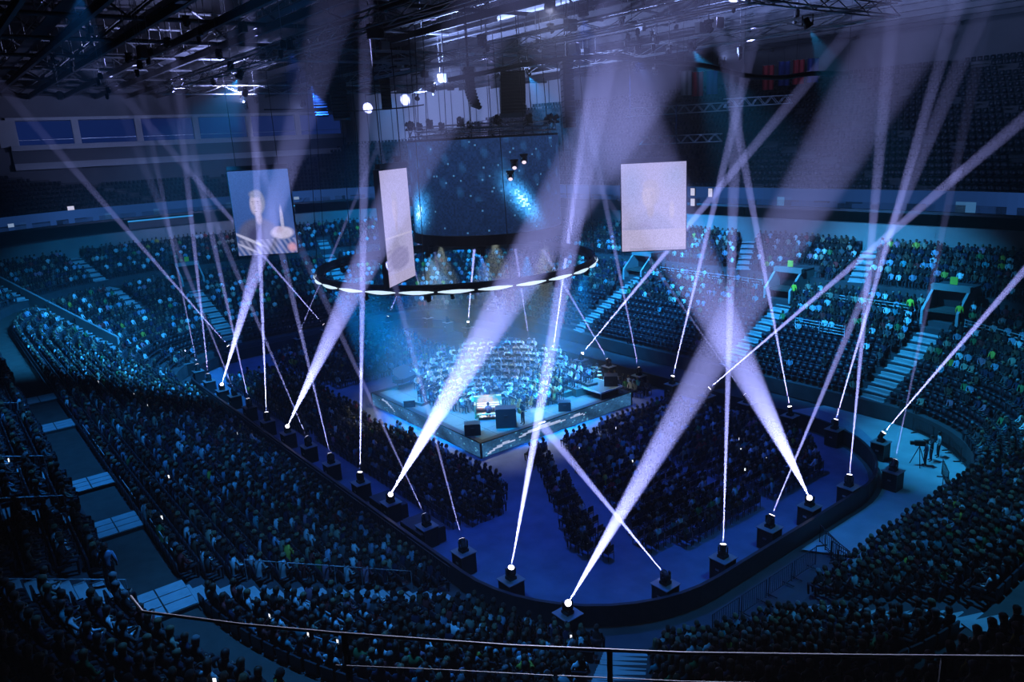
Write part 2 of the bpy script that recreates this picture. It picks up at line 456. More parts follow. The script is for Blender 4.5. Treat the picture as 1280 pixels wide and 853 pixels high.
# pale landings on the cross aisle of the long stand
for k, (x, ln, lab) in enumerate(((-24.9, 1.9, 'triangular looking pale landing where the lit stair meets the cross aisle'),
                                  (-17.7, 1.7, 'wide pale landing of metal plates on the cross aisle'),
                                  (-12.2, 1.6, 'blue lit landing on the cross aisle next to the wide one'),
                                  (-1.9, 1.5, 'blue lit landing on the cross aisle, third along'),
                                  (4.8, 1.5, 'bright blue lit landing on the cross aisle, fourth along'))):
    yc = 16.5+22*14/NROW; z = row_z(13)
    root = empty('landing', (x, yc, z), 0, lab, 'landing', kind='structure')
    for i in range(3):
        for j in range(2):
            bar('plate', ((i-1)*ln/3, (j-.5)*.95, .17), (ln/3-.05, .9, .06), M_step, root)
    bar('plinth', (0, 0, .08), (ln, 1.9, .15), M_aisle, root)

# pale parapet along the slanting stair of the far corner
m_ = MB(); pa_, pb_ = Vector((49.2, 27.0, 0)), Vector((32.0, 19.2, 0)); nn_ = (pb_-pa_).cross(Vector((0, 0, 1))).normalized()*.12
V = []
for q in (pa_, pb_):
    zb = bowl_z(q.x, q.y)
    V += [(q.x-nn_.x, q.y-nn_.y, zb-.6), (q.x+nn_.x, q.y+nn_.y, zb-.6), (q.x+nn_.x, q.y+nn_.y, zb+1.15), (q.x-nn_.x, q.y-nn_.y, zb+1.15)]
m_.add(V, [(0, 1, 2, 3), (7, 6, 5, 4), (0, 4, 5, 1), (1, 5, 6, 2), (2, 6, 7, 3), (3, 7, 4, 0)])
o = build(m_, 'wall_parapet', M_walk); tag(o, 'pale sloping parapet beside the slanting stair of the far corner', 'parapet', kind='structure')
# ---------------------------------------------------------------- vomitories
VOM = [((-11.0, -30.2), 0, 'pale framed vomitory opening in the stand beside the framed portrait screen'),
       ((-25.3, -30.0), 0, 'pale framed vomitory opening above the cyan lit stairs'),
       ((7.2, -30.4), 0, 'vomitory opening in the far stand above the ring of lights'),
       ((50.5, 6.9), 90, 'pale framed vomitory opening in the end stand')]
VOMBOX = []
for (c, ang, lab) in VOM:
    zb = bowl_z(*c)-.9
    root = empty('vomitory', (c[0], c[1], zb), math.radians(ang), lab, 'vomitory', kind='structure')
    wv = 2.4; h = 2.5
    bar('lintel', (0, .2, h+.05), (wv+.5, .5, .45), M_ledge, root)
    for s in (-1, 1):
        x0 = s*(wv/2+.1); prof = [(-1.8, -.2), (2.0, -.2), (2.0, .95), (.25, h), (-1.8, h)]; m_ = MB(); n_ = len(prof)
        m_.add([(x0-.1, y, z) for y, z in prof]+[(x0+.1, y, z) for y, z in prof], [tuple(range(n_)), tuple(range(2*n_-1, n_-1, -1))]+[(k, n_+k, n_+(k+1) % n_, (k+1) % n_) for k in range(n_)])
        build(m_, 'cheek_wall', M_walk, root)
    bar('tunnel_shade_panel', (0, -.4, h/2), (wv, .1, h), M_black, root)  # black sheet stands in for the shade inside the tunnel
    bar('roof_slab', (0, -.9, h+.05), (wv+.4, 1.8, .2), M_conc, root)
    bar('threshold', (0, .9, .86), (wv, 1.6, .12), M_aisle, root)
    bar('sign', (-.1, .1, h+.62), (.55, .06, .6), M_yelsign, root)
    VOMBOX.append((c[0], c[1], 1.9 if ang == 0 else 2.6, 2.3 if ang == 0 else 1.7))
def in_vom(x, y):
    return any(abs(x-a) < hx and abs(y-b) < hy for a, b, hx, hy in VOMBOX)

# ---------------------------------------------------------------- balcony with its light ribbon, upper tier
US = [1, 2, 3, 4, 5]
def ring_u(u, extra=0): return outline(par_up(u), 16, 16, US)
Fo = ring_u(0); Fb = ring_u(.02)
o = build(strip([ring_u(.25), Fo, Fo, Fb, Fb], [13.3, 13.3, 13.55, 13.55, 13.3], closed=False), 'trim_balcony', M_wall)
tag(o, 'dark underside of the upper balcony', 'balcony', kind='structure')
ribL = sum(np.linalg.norm(np.diff(Fo, axis=0), axis=1))
cumF = np.concatenate([[0], np.cumsum(np.linalg.norm(np.diff(Fo, axis=0), axis=1))])/ribL
def rib_pos(u, v):
    x = np.interp(u, cumF, Fo[:, 0]); y = np.interp(u, cumF, Fo[:, 1]); return (x, y, 13.6+1.75*v)
def rib_col(u, v):
    s = .5+.5*np.sin(u*61)*np.sin(u*23+1)
    base = np.array((.012, .045, .17))[None]*(.6+.8*s)[:, None]
    hot = np.clip(np.sin(u*190+2)*np.sin(u*37)-.72, 0, 1)[:, None]*np.array((.15, .5, .9))[None]
    base = base+hot*(v[:, None] < .6)
    spk = rng.random(len(u)) > .994
    base[spk] = (.25, .35, .55)
    return base
o = link('ribbon_display', colgrid(260, 4, rib_col, rib_pos)); o.data.materials.append(M_screendim)
tag(o, 'long dark blue light ribbon round the balcony front', 'display ribbon')
o = build(strip([Fo, Fb], [15.38, 15.38], closed=False), 'trim_balcony_rail', M_ledge); tag(o, 'thin pale rail on top of the balcony light ribbon', 'rail', kind='structure')
# bright sign boxes on the ribbon
for px, wv, hv, lab in (((866, 240), .55, .8, 'upper of two small lit white sign panels on the balcony front'),
                        ((866, 253), .55, .8, 'lower of two small lit white sign panels on the balcony front'),
                        ((888, 241), .5, .9, 'single tilted lit pink sign panel on the balcony front'),
                        ((89, 263), .8, 1.1, 'small lit white sign panel on the far end balcony front')):
    P = at_z(px, 14.6 if px[1] < 250 else 13.7)
    # slide along the view ray to the ribbon
    d = ray(px); best = None
    for D in np.arange(60, 140, .25):
        q = CAM+d*D
        if px[0] > 600 and q.y < -36.3: best = q; break
        if px[0] < 600 and q.x > 69.5: best = q; break
    if best is None: best = P
    best = best - d*.35
    root = empty('sign_panel', best, 0 if px[0] > 600 else math.radians(90), lab, 'sign')
    bar('casing', (0, -.05, 0), (wv+.1, .1, hv+.1), M_blackg, root); bar('lit_face', (0, .03, 0), (wv, .03, hv), M_signlit, root)
    if px[0] < 600: root.rotation_euler = (0, 0, math.radians(90))
# suite level: lit bars behind the walkway
for k, (x0, x1, z0) in enumerate(((-30.5, -24.5, 12.95), (-19, -10.5, 12.95), (2, 8, 13.0))):
    root = empty('suite_counter', ((x0+x1)/2, -41.4, 11.9), 0, ['cyan lit suite counter next to the dark doorway under the balcony', 'long cyan lit suite counter under the balcony', 'short lit suite counter under the balcony behind the framed screen'][k], 'counter')
    bar('counter_front', (0, 0, .5), (x1-x0, .4, 1.0), M_wall, root); bar('light_strip', (0, .25, 1.12), (x1-x0, .06, .18), M_bar, root)
for k, (y0, y1) in enumerate(((-16, -10), (0, 9))):
    root = empty('suite_counter', (69.6, (y0+y1)/2, 11.9), math.radians(90), ['cyan lit suite counter under the end balcony', 'wide cyan lit suite counter under the end balcony beside the portrait screen'][k], 'counter')
    bar('counter_front', (0, 0, .5), (y1-y0, .4, 1.0), M_wall, root); bar('light_strip', (0, .25, 1.15), (y1-y0, .06, .2), M_bar, root)

NUP = 22
def up_z(i): return 14.2+12.8*i/NUP
rings = []; zs = []
for i in range(NUP):
    a, b = ring_u(i/NUP), ring_u((i+1)/NUP)
    if i == 0: rings.append(a); zs.append(13.6)
    rings += [a, b]; zs += [up_z(i)]*2
o = build(strip(rings, zs, closed=False), 'terrace_upper', M_conc); tag(o, 'dark stepped terraces of the upper tier', 'terrace', kind='structure')

# end wall with glazed suites
XW = 77.0
o = build(MB().box((XW+3, 10, 26.5), (6, 76, 19)), 'wall_end', M_wall); tag(o, 'dark end wall above the upper tier', 'wall', kind='structure')
root = empty('suite_front', (XW, -4, 20.6), 0, 'long row of glazed hospitality suites with pale frames on the end wall', 'suite front', kind='structure')
ya, yb = -29.5, 20.5
for (z0, z1, dep, nm) in ((20.9, 21.8, 1.0, 'parapet'), (23.5, 24.2, 1.2, 'parapet'), (27.5, 27.9, .7, 'head_trim')):
    bar(nm, (-dep/2, (ya+yb)/2+4, (z0+z1)/2-20.6), (dep, yb-ya, z1-z0), M_panelw, root)
bar('spandrel', (-.25, (ya+yb)/2+4, 22.6-20.6), (.5, yb-ya, 1.7), M_wall, root)
posts = np.linspace(ya, yb, 7)
for y in posts:
    bar('post', (-.35, y+4, 25.8-20.6), (.6, .9 if y < yb-.1 else 2.2, 3.6), M_panelw, root)
for y0, y1 in zip(posts[:-1], posts[1:]):
    f = bar('window', (-.15, (y0+y1)/2+4, 25.8-20.6), (.12, y1-y0-.9, 3.2), M_winblue, root)
    bar('window_rail', (-.28, (y0+y1)/2+4, 24.9-20.6), (.06, y1-y0-.9, .06), M_alu, root)
o = build(MB().box((XW-.6, 31, 21.5), (1.2, 16, 2.6)), 'wall_end_block', M_panelw); tag(o, 'pale concrete block of wall beside the glazed suites', 'wall', kind='structure')

# pale ribbed wall in the far corner, built panel by panel
root = empty('wall_corner', (0, 0, 0), 0, 'pale ribbed wall of tall panels in the far corner under the roof', 'wall', kind='structure')
pa, pb = Vector((77, -30, 0)), Vector((47, -66, 0)); dd = (pb-pa); Lc = dd.length; dd.normalize(); rzc = math.atan2(dd.y, dd.x)
npan = 22
for k in range(npan):
    c = pa+dd*(Lc*(k+.5)/npan); bar('panel', (c.x, c.y, 27.5), (Lc/npan-.12, .3, 11.5+(k % 3)*.02), M_panelw, root, rzc)
for k in range(npan+1):
    c = pa+dd*(Lc*k/npan); bar('joint_cover', (c.x, c.y, 27.5), (.16, .5, 11.5), M_wall, root, rzc)
bar('backing', ((pa.x+pb.x)/2+.5, (pa.y+pb.y)/2-.4, 27.5), (Lc, .2, 12.5), M_wall, root, rzc)
# outer walls
o = build(MB().box((10, -60, 20), (170, 1, 42)), 'wall_side', M_wall); tag(o, 'dark side wall behind the upper tier', 'wall', kind='structure')
o = build(MB().box((10, 75, 20), (170, 1, 42)), 'wall_side_near', M_wall); tag(o, 'dark side wall of the arena beyond the long stand', 'wall', kind='structure')
o = build(MB().box((-78, 8, 20), (1, 138, 42)), 'wall_back', M_wall); tag(o, 'dark end wall of the arena at the barrier end', 'wall', kind='structure')
o = build(MB().box((95, 8, 20), (1, 138, 42)), 'wall_far', M_wall); tag(o, 'dark outer wall behind the glazed suites', 'wall', kind='structure')
o = build(MB().box((8, 8, 38.5), (175, 138, .6)), 'ceiling', M_roof); tag(o, 'dark roof deck above the steelwork', 'ceiling', kind='structure')

# ================================================================== ROOF STEEL AND RIGGING
_tens = {2: 'twent', 3: 'thirt', 4: 'fort', 5: 'fift', 6: 'sixt'}
_unit = ['first', 'second', 'third', 'fourth', 'fifth', 'sixth', 'seventh', 'eighth', 'ninth', 'tenth', 'eleventh', 'twelfth', 'thirteenth', 'fourteenth', 'fifteenth', 'sixteenth', 'seventeenth', 'eighteenth', 'nineteenth']
ORD = _unit+[_tens[k//10]+('ieth' if k % 10 == 0 else 'y-'+_unit[k % 10-1]) for k in range(20, 70)]
def lattice(name, p0, p1, wd, hg, nb, m, rc, rb, label, cat, group=None, deep=True):
    """box truss: four chords and zig-zag braces, one object per bar"""
    p0, p1 = Vector(p0), Vector(p1); d = (p1-p0).normalized(); side = d.cross(Vector((0, 0, 1)))
    if side.length < .01: side = Vector((1, 0, 0))
    side.normalize(); upv = side.cross(d)
    root = empty(name, p0, 0, label, cat, group)
    cs = [(-1, -1), (1, -1), (1, 1), (-1, 1)] if deep else [(0, -1), (0, 1)]
    def pt(s, c): return p0+d*s+side*(c[0]*wd/2)+upv*(c[1]*hg/2)
    L = (p1-p0).length
    for c in cs: rod('chord', pt(0, c), pt(L, c), rc, m, root, p0)
    pairs = [(0, 3), (1, 2), (0, 1)] if deep else [(0, 1)]
    for a, b in pairs:
        for k in range(nb):
            i, j = (a, b) if k % 2 == 0 else (b, a)
            rod('brace', pt(L*k/nb, cs[i]), pt(L*(k+1)/nb, cs[j]), rb, m, root, p0)
    return root
# primary roof trusses across the hall
for k, x in enumerate(np.arange(-34, 78, 11.0)):
    lattice('roof_truss', (x, -58, 33.0), (x, 62, 33.0), 1.2, 4.2, 22, M_steel, .16, .09, f'deep steel roof truss spanning the hall, {ORD[10-k]} from the glazed suites', 'roof truss', 'roof trusses across the hall', deep=False)
# purlins and catwalk beams along the hall
for k, y in enumerate(np.arange(-50, 44, 4.2)):
    root = empty('roof_beam', (-40, y, 30.6), 0, f'slim steel roof beam running the length of the hall, {ORD[k]} from the banner side', 'roof beam', 'roof beams along the hall')
    bar('web', (59, 0, 0), (120, .06, .5), M_steel, root); bar('flange', (59, 0, .26), (120, .3, .05), M_steel, root); bar('flange', (59, 0, -.26), (120, .3, .05), M_steel, root)
# catwalks with hangers
for k, y in enumerate((-34, -21, -7, 8, 22)):
    root = empty('catwalk', (-36, y, 31.6), 0, f'roof catwalk with pipe guard rails, {ORD[k]} from the banner side', 'catwalk', 'roof catwalks')
    bar('walkway', (56, 0, 0), (112, 1.1, .08), M_duct if k in (1, 2) else M_steel, root)
    for s in (-.55, .55):
        for h in (.5, 1.0): rod('guard_rail', (0, s, h), (112, s, h), .03, M_alu, root)
    for x in range(0, 113, 8):
        for s in (-.55, .55): rod('hanger', (x, s, 0), (x, s, 6), .035, M_alu, root)
# round air ducts
for k, (y, z, x0, x1) in enumerate(((-14, 32.4, -20, 76), (1, 32.6, 4, 78), (15, 32.2, 8, 78), (-28, 32.6, -26, 60), (27, 32.4, 24, 74))):
    root = empty('air_duct', (x0, y, z), 0, ['silver air duct', 'long silver air duct', 'short silver air duct', 'silver air duct', 'silver air duct'][k]+' under the roof, ' + ['second from the banner side', 'third from the banner side', 'fourth from the banner side', 'nearest the banners', 'over the far end of the long stand'][k], 'duct')
    m_ = MB()
    m_.tube((0, 0, 0), (x1-x0, 0, 0), .55, n=14); build(m_, 'duct_pipe', M_duct, root, smooth=False)
    for x in np.arange(2, x1-x0, 6): rod('hanger', (x, 0, .5), (x, 0, 6), .03, M_alu, root)
    for x in np.arange(3, x1-x0, 6):
        build(MB().tube((x-.05, 0, 0), (x+.05, 0, 0), .6, n=14), 'collar', M_alu, root)

# rectangular rigging grid over the stage, hung lower
RIGZ = 27.8
rig = []
for k, (a, b, lab) in enumerate((((-26, -16), (30, -16), 'aluminium rigging truss over the cyan stand'), ((-26, 12), (30, 12), 'aluminium rigging truss over the long stand side of the floor'),
                     ((-26, -16), (-26, 12), 'aluminium rigging truss over the barrier end of the floor'), ((30, -16), (30, 12), 'aluminium rigging truss over the far end of the floor'),
                     ((-26, -2), (30, -2), 'aluminium rigging truss along the middle of the hall'), ((2, -16), (2, 12), 'aluminium rigging truss across the stage centre'))):
    lattice('rigging_truss', (*a, RIGZ), (*b, RIGZ), .8, .8, 22 if abs(a[0]-b[0]) > 30 else 14, M_alu, .05, .03, lab, 'truss')
# small trusses seen between the stage and the far stands
for (px0, px1, D, lab, n) in (((782, 141), (912, 133), 74, 'slim lattice truss hanging before the upper tier, beside the banners', 16),
                              ((800, 176), (902, 172), 76, 'lower slim lattice truss hanging before the upper tier', 12),
                              ((452, 84), (522, 78), 62, 'short lattice truss above the line array speakers', 9),
                              ((905, 129), (990, 124), 72, 'thin lattice truss continuing past the bright beam', 10)):
    lattice('lattice_truss', at_depth(px0, D), at_depth(px1, D), .5, .75, n, M_alu, .045, .028, lab, 'truss')

# ---------------------------------------------------------------- hanging loudspeaker arrays
def line_array(px_top, px_bot, D, n, wd, curve, yaw, label, cab_h=None):
    top, bot = at_depth(px_top, D), at_depth(px_bot, D); H = top.z-bot.z
    root = empty('line_array', (top.x, top.y, bot.z), yaw, label, 'loudspeaker', None)
    h = H/n
    y = 0; z = H
    for k in range(n):
        a = math.radians(curve*(k/max(1, n-1))**1.6)
        m_ = MB(); d0, d1 = .62, .5
        m_.add([(-wd/2, -.35, -h/2), (wd/2, -.35, -h/2), (wd/2, .35, -h*.38), (-wd/2, .35, -h*.38), (-wd/2, -.35, h/2), (wd/2, -.35, h/2), (wd/2, .35, h*.38), (-wd/2, .35, h*.38)],
               [(3, 2, 1, 0), (4, 5, 6, 7), (0, 1, 5, 4), (1, 2, 6, 5), (2, 3, 7, 6), (3, 0, 4, 7)])
        m_.box((0, -.37, 0), (wd*.9, .03, h*.8), 1)
        o = build(m_, 'cabinet', [M_black, M_blackg], root)
        z -= h*math.cos(a); y += h*math.sin(a)
        o.location = (0, y, z+h/2); o.rotation_euler = (-a, 0, 0)
    bar('fly_frame', (0, 0, H+.1), (wd, .8, .14), M_blackg, root)
    for s in (-1, 1): rod('chain', (s*wd*.35, 0, H+.15), (s*wd*.35, 0, 30.5-bot.z), .03, M_cable, root)
    return root
line_array((421, 100), (436, 150), 60, 12, 1.3, 34, math.radians(70), 'curved black line array speaker hanging beside the glazed suites')
line_array((398, 112), (404, 146), 70, 10, 1.2, 40, math.radians(70), 'hazy curved line array speaker behind a pale beam')
line_array((585, 88), (583, 136), 58, 12, 1.9, 25, math.radians(150), 'wide black line array speaker above the round screen, nearer the suites')
line_array((640, 92), (634, 146), 58, 12, 1.9, 28, math.radians(240), 'wide black line array speaker above the round screen, nearer the banners')
line_array((480, 92), (479, 137), 76, 10, 1.0, 22, math.radians(60), 'slim black line array speaker beside the tall vertical beam')
line_array((708, 80), (708, 160), 54, 12, 2.0, 3, math.radians(145), 'tall straight black subwoofer array beside the widest beam')

# ---------------------------------------------------------------- round screen over the stage
SC = Vector((-1.8, -2.5, 0))
ncam = Vector((CAM.x-SC.x, CAM.y-SC.y, 0)).normalized(); rcam = Vector((-ncam.y, ncam.x, 0))
if rcam.dot(RT) < 0: rcam = -rcam
CR, CZ0, CZ1 = 5.75, 14.95, 21.6
root = empty('round_screen', (SC.x, SC.y, 14.2), 0, 'big round video screen with dark blue pictures hanging over the stage', 'video screen')
def cpos(u, v):
    a = (u-.5)*math.tau; p = ncam*(math.cos(a)*CR)+rcam*(math.sin(a)*CR); return (p.x, p.y, CZ0-14.2+(CZ1-CZ0)*v)
def ccol(u, v):
    a = (u-.5)*360
    n1 = rng.random(len(u))
    c = np.array((.010, .030, .105))[None]*(.55+.45*v)[:, None]*(.7+.6*n1)[:, None]
    s = np.sin(a*.31+v*9)*np.sin(a*.13-v*14+1)
    c += np.clip(s-.45, 0, 1)[:, None]*np.array((.01, .06, .16))[None]*(v > .35)[:, None]
    def blob(a0, v0, da, dv, tilt):
        q = ((a-a0)/da)**2+((v-v0-tilt*(a-a0))/dv)**2
        return np.exp(-q*1.6)
    for a0, v0, da, dv, tl, k in ((27, .34, 14, .16, -.012, 2.2), (-62, .24, 13, .20, .004, 2.2), (16, .62, 6, .08, 0, .25), (150, .3, 14, .16, .01, .9), (110, .3, 12, .16, .01, .7)):
        g = blob(a0, v0, da, dv, tl)*(.55+.9*rng.random(len(u)))
        c += k*g[:, None]*np.array((.05, .36, .92))[None]+k*np.clip(g-.75, 0, 1)[:, None]*np.array((.7, .6, .3))[None]
    sp = rng.random(len(u)) > .992; c[sp] += np.array((.05, .16, .32))
    return c
o = link('display', colgrid(280, 56, ccol, cpos), root); o.data.materials.append(M_screen)
def ringmb(r0, r1, z0, z1, n=48):
    m_ = MB(); V = []
    for k in range(n):
        a = math.tau*k/n; c_, s_ = math.cos(a), math.sin(a)
        V += [(r0*c_, r0*s_, z0), (r1*c_, r1*s_, z0), (r1*c_, r1*s_, z1), (r0*c_, r0*s_, z1)]
    Fc = []
    for k in range(n):
        j = (k+1) % n
        for q in range(4): Fc.append((4*k+q, 4*j+q, 4*j+(q+1) % 4, 4*k+(q+1) % 4))
    m_.add(V, Fc); return m_
build(ringmb(4.6, 5.85, 0, .72), 'bottom_skirt', M_black, root)
build(MB().lathe([(4.7, .3), (4.7, .35)], n=40), 'under_panel', M_black, root)
build(ringmb(5.5, 5.72, 7.42, 7.55), 'top_rim', M_blackg, root)
for k in range(8):
    a = math.tau*k/8; rod('hoist_cable', (5*math.cos(a), 5*math.sin(a), 7.5), (4.6*math.cos(a), 4.6*math.sin(a), 16.2), .03, M_cable, root)
# round truss on its top
root = empty('top_truss', (SC.x, SC.y, 22.0), 0, 'round lattice truss above the round video screen', 'truss')
nb = 36
for rr, zz in ((5.6, 0), (5.6, .6), (5.0, .3)):
    build(MB().path([(rr*math.cos(math.tau*k/nb), rr*math.sin(math.tau*k/nb), zz) for k in range(nb)], .05, closed=True), 'chord', M_alu, root)
for k in range(nb):
    a, b = math.tau*k/nb, math.tau*(k+1)/nb
    rod('brace', (5.6*math.cos(a), 5.6*math.sin(a), 0 if k % 2 else .6), (5.6*math.cos(b), 5.6*math.sin(b), .6 if k % 2 else 0), .028, M_alu, root)

# ---------------------------------------------------------------- moving light (shared by floor and rig)
def moving_light_meshes():
    b = MB().box((0, 0, .07), (.40, .40, .14)).box((0, 0, .16), (.30, .30, .06)); b.box((0, -.21, .08), (.22, .02, .07))
    y = MB().box((0, 0, .22), (.44, .16, .08)).box((-.21, 0, .40), (.06, .16, .36)).box((.21, 0, .40), (.06, .16, .36))
    h = MB().lathe([(.09, -.26), (.135, -.22), (.15, -.05), (.15, .08), (.165, .10), (.17, .24), (.16, .25)], n=14)
    for k in range(5): h.box((0, 0, -.2+k*.05), (.31, .05, .015))
    l = MB().lathe([(.15, .252), (.15, .258)], n=14)
    return b.mesh('base', M_black), y.mesh('yoke', M_blackg), h.mesh('head', M_black), l.mesh('lens', M_lens)
ML = moving_light_meshes()
LENS_DIM = MB().lathe([(.15, .252), (.15, .258)], n=14).mesh('lens_glow', M_lenspink)
def moving_light(pos, direction, label, group=None, hang=False, lens=True, dim=False):
    """pos = pivot of the head; base below (or above when hung)"""
    s = -1 if hang else 1
    root = empty('moving_light', (pos[0], pos[1], pos[2]-.42*s), 0, label, 'stage light', group)
    b = link('base', ML[0], root); y = link('yoke', ML[1], root)
    if hang: b.rotation_euler = y.rotation_euler = (math.pi, 0, 0)
    az = math.atan2(direction[1], direction[0]); y.rotation_euler = ((math.pi if hang else 0), 0, az-math.pi/2)
    h = link('head', ML[2], root, (0, 0, .42*s)); h.rotation_mode = 'QUATERNION'
    h.rotation_quaternion = Vector(direction).to_track_quat('Z', 'Y')
    if lens: link('lens', LENS_DIM if dim else ML[3], h)
    return root

# lamps hung under the round truss
for (px, D, lab) in (((655, 200), 55, 'moving light with a glowing pink lens under the round truss'), ((643, 207), 55, 'second moving light with a glowing pink lens, just beside the first'),
                (((638, 221)), 55, 'lowest glowing moving light hanging before the round screen'), ((497, 203), 55, 'moving light with a small glowing lens at the suite side of the round truss')):
    P = at_depth(px, D-2.5); d = (CAM-P).normalized()*.6+Vector((0, 0, -.5))
    moving_light(P, d, lab, hang=True, dim=True)
for k in range(14):
    a = math.tau*k/14; P = SC+Vector((5.6*math.cos(a), 5.6*math.sin(a), 21.9-.4+.6))
    moving_light((P.x, P.y, 22.9), (math.cos(a), math.sin(a), .5), 'black moving light standing on the round truss above the screen', 'lights on the round truss', lens=False)

# ---------------------------------------------------------------- ring of light battens over the stage
RZ, RR = 12.1, 10.9
RC = SC+Vector((1.6, 2.1, 0))
root = empty('ring_truss', (RC.x, RC.y, RZ), 0, 'large round lighting truss with white light battens hanging over the stage', 'lighting ring')
nb = 72
for rr, zz in ((RR, .35), (RR-.5, .05), (RR, -.0)):
    build(MB().path([(rr*math.cos(math.tau*k/nb), rr*math.sin(math.tau*k/nb), zz) for k in range(nb)], .05, closed=True), 'chord', M_black, root)
for k in range(nb):
    a, b = math.tau*k/nb, math.tau*(k+1)/nb
    rod('brace', (RR*math.cos(a), RR*math.sin(a), 0 if k % 2 else .35), (RR*math.cos(b), RR*math.sin(b), .35 if k % 2 else 0), .025, M_black, root)
build(ringmb(RR-.12, RR-.08, -.34, .36, 72), 'batten_mask', M_black, root)  # black band added to hide the glow of the far battens
NBAT = 26
for k in range(NBAT):
    a0 = math.tau*(k+.05)/NBAT; a1 = math.tau*(k+.95)/NBAT
    pts = [((RR+.12)*math.cos(a0+(a1-a0)*j/5), (RR+.12)*math.sin(a0+(a1-a0)*j/5), -.1) for j in range(6)]
    m_ = MB()
    m_.path(pts, [.03, .10, .145, .145, .10, .03], n=8); bt = build(m_, 'light_batten', M_batten, root)
    build(MB().path([(x, y, z+.14) for x, y, z in pts], .06, n=6), 'batten_housing', M_black, bt)
for k in range(12):
    a = math.tau*(k+.5)/12; rod('hoist_cable', (RR*math.cos(a), RR*math.sin(a), .35), (RR*.92*math.cos(a), RR*.92*math.sin(a), RIGZ-RZ), .025, M_cable, root)
# blue spot lamps on the ring shining on the stage
for k in range(14):
    a = math.tau*(k+.25)/14
    P = RC+Vector(((RR-.3)*math.cos(a), (RR-.3)*math.sin(a), RZ-.55)); T = SC+Vector((5.5*math.cos(a), 5.5*math.sin(a), 1.2))
    r_ = moving_light(P, T-P, 'black moving light on the ring truss shining blue on the stage', 'stage lights on the ring truss', hang=True, lens=False)
    cool = (.0, .34, 1.0) if k % 2 else (.0, .22, 1.0)
    spot(r_, P+(T-P).normalized()*.3, T, 24000, 48, cool, .6, .12)
# pale key lamps under the round screen
for k in range(6):
    a = math.tau*(k+.3)/6
    P = SC+Vector((4.9*math.cos(a), 4.9*math.sin(a), 13.6)); T = SC+Vector((6.0*math.cos(a), 6.0*math.sin(a), 1.2))
    r_ = moving_light(P, T-P, 'black moving light under the round screen shining pale light on the orchestra', 'key lights under the round screen', hang=True, lens=False)
    spot(r_, P+(T-P).normalized()*.3, T, 4600, 64, (.90, 1.0, .80), .7, .12)

# ---------------------------------------------------------------- hanging portrait screens
def soft(u, v, cu, cv, ru, rv, s=.25, tilt=0.):
    du, dv = u-cu, v-cv; c_, s_ = math.cos(tilt), math.sin(tilt); x, y = du*c_+dv*s_, -du*s_+dv*c_
    return np.clip((1-np.sqrt((x/ru)**2+(y/rv)**2))/s, 0, 1)[:, None]
def over(c, a, col): c += a*(np.array(col)[None]-c)
def grain(u): return .88+.24*rng.random(len(u))[:, None]
def figure(c, u, v, cx, cy, s, skin, hair, coat, dark):
    """head and shoulders of a person in a dark coat, softly shaded"""
    over(c, soft(u, v, cx-.02, cy-.62*s, .62*s, .40*s, .2), coat)
    over(c, soft(u, v, cx-.10*s, cy-.70*s, .30*s, .34*s, .4), dark)
    over(c, soft(u, v, cx+.03*s, cy-.25*s, .11*s, .16*s, .5), [x*.8 for x in skin])
    over(c, soft(u, v, cx+.05*s, cy+.05*s, .225*s, .255*s, .25), hair)
    over(c, soft(u, v, cx-.005*s, cy-.01*s, .185*s, .235*s, .35), skin)
    over(c, soft(u, v, cx+.09*s, cy-.04*s, .10*s, .2*s, .9)*.5, [x*.72 for x in skin])
    over(c, soft(u, v, cx+.01*s, cy+.20*s, .20*s, .085*s, .5), hair)
    for dx in (-.085, .055):
        over(c, soft(u, v, cx+dx*s, cy+.055*s, .048*s, .014*s, .9)*.8, dark); over(c, soft(u, v, cx+dx*s, cy+.02*s, .035*s, .011*s, .9)*.7, dark)
    over(c, soft(u, v, cx-.035*s, cy-.05*s, .022*s, .06*s, .9)*.35, dark); over(c, soft(u, v, cx-.02*s, cy-.125*s, .06*s, .011*s, .8)*.6, dark)
def pic_portrait(u, v):
    c = np.array((.030, .075, .27))[None]*(1-v)[:, None]+np.array((.045, .12, .40))[None]*v[:, None]
    figure(c, u, v, .40, .60, .62, (.46, .42, .62), (.24, .27, .46), (.085, .10, .22), (.05, .055, .15))
    over(c, soft(u, v, .80, .40, .035, .20, .4), (.40, .40, .64)); over(c, soft(u, v, .78, .25, .22, .085, .3), (.52, .48, .70)); over(c, soft(u, v, .72, .29, .10, .05, .5), (.45, .38, .56))
    m = ((v < .18)*(.5+.5*np.sin(u*70+v*55)))[:, None]*.6; over(c, m, (.34, .35, .58))
    over(c, soft(u, v, .20, .19, .34, .025, .5, -.35), (.46, .47, .70)); over(c, soft(u, v, .16, .09, .22, .02, .5, -.35), (.42, .43, .66)); over(c, soft(u, v, .92, .07, .10, .07, .6), (.60, .32, .46))
    return c*grain(u)
def pic_pale(u, v):
    c = np.array((.42, .39, .67))[None]*np.ones((len(u), 1))
    over(c, soft(u, v, .15, .75, .3, .4, .8), (.33, .35, .64)); over(c, soft(u, v, .85, .85, .3, .25, .9), (.36, .38, .68))
    figure(c, u, v, .43, .63, .66, (.50, .44, .62), (.42, .38, .58), (.36, .35, .61), (.33, .31, .55))
    over(c, soft(u, v, .78, .46, .05, .13, .5), (.50, .45, .66)); over(c, ((v < .25)*1.)[:, None]*.9, (.47, .42, .65)); over(c, ((np.abs(v-.262) < .012) & (u < .82))[:, None]*.8, (.33, .32, .57)); over(c, ((v < .035) & (u > .12))[:, None]*.7, (.34, .32, .52))
    return c*grain(u)
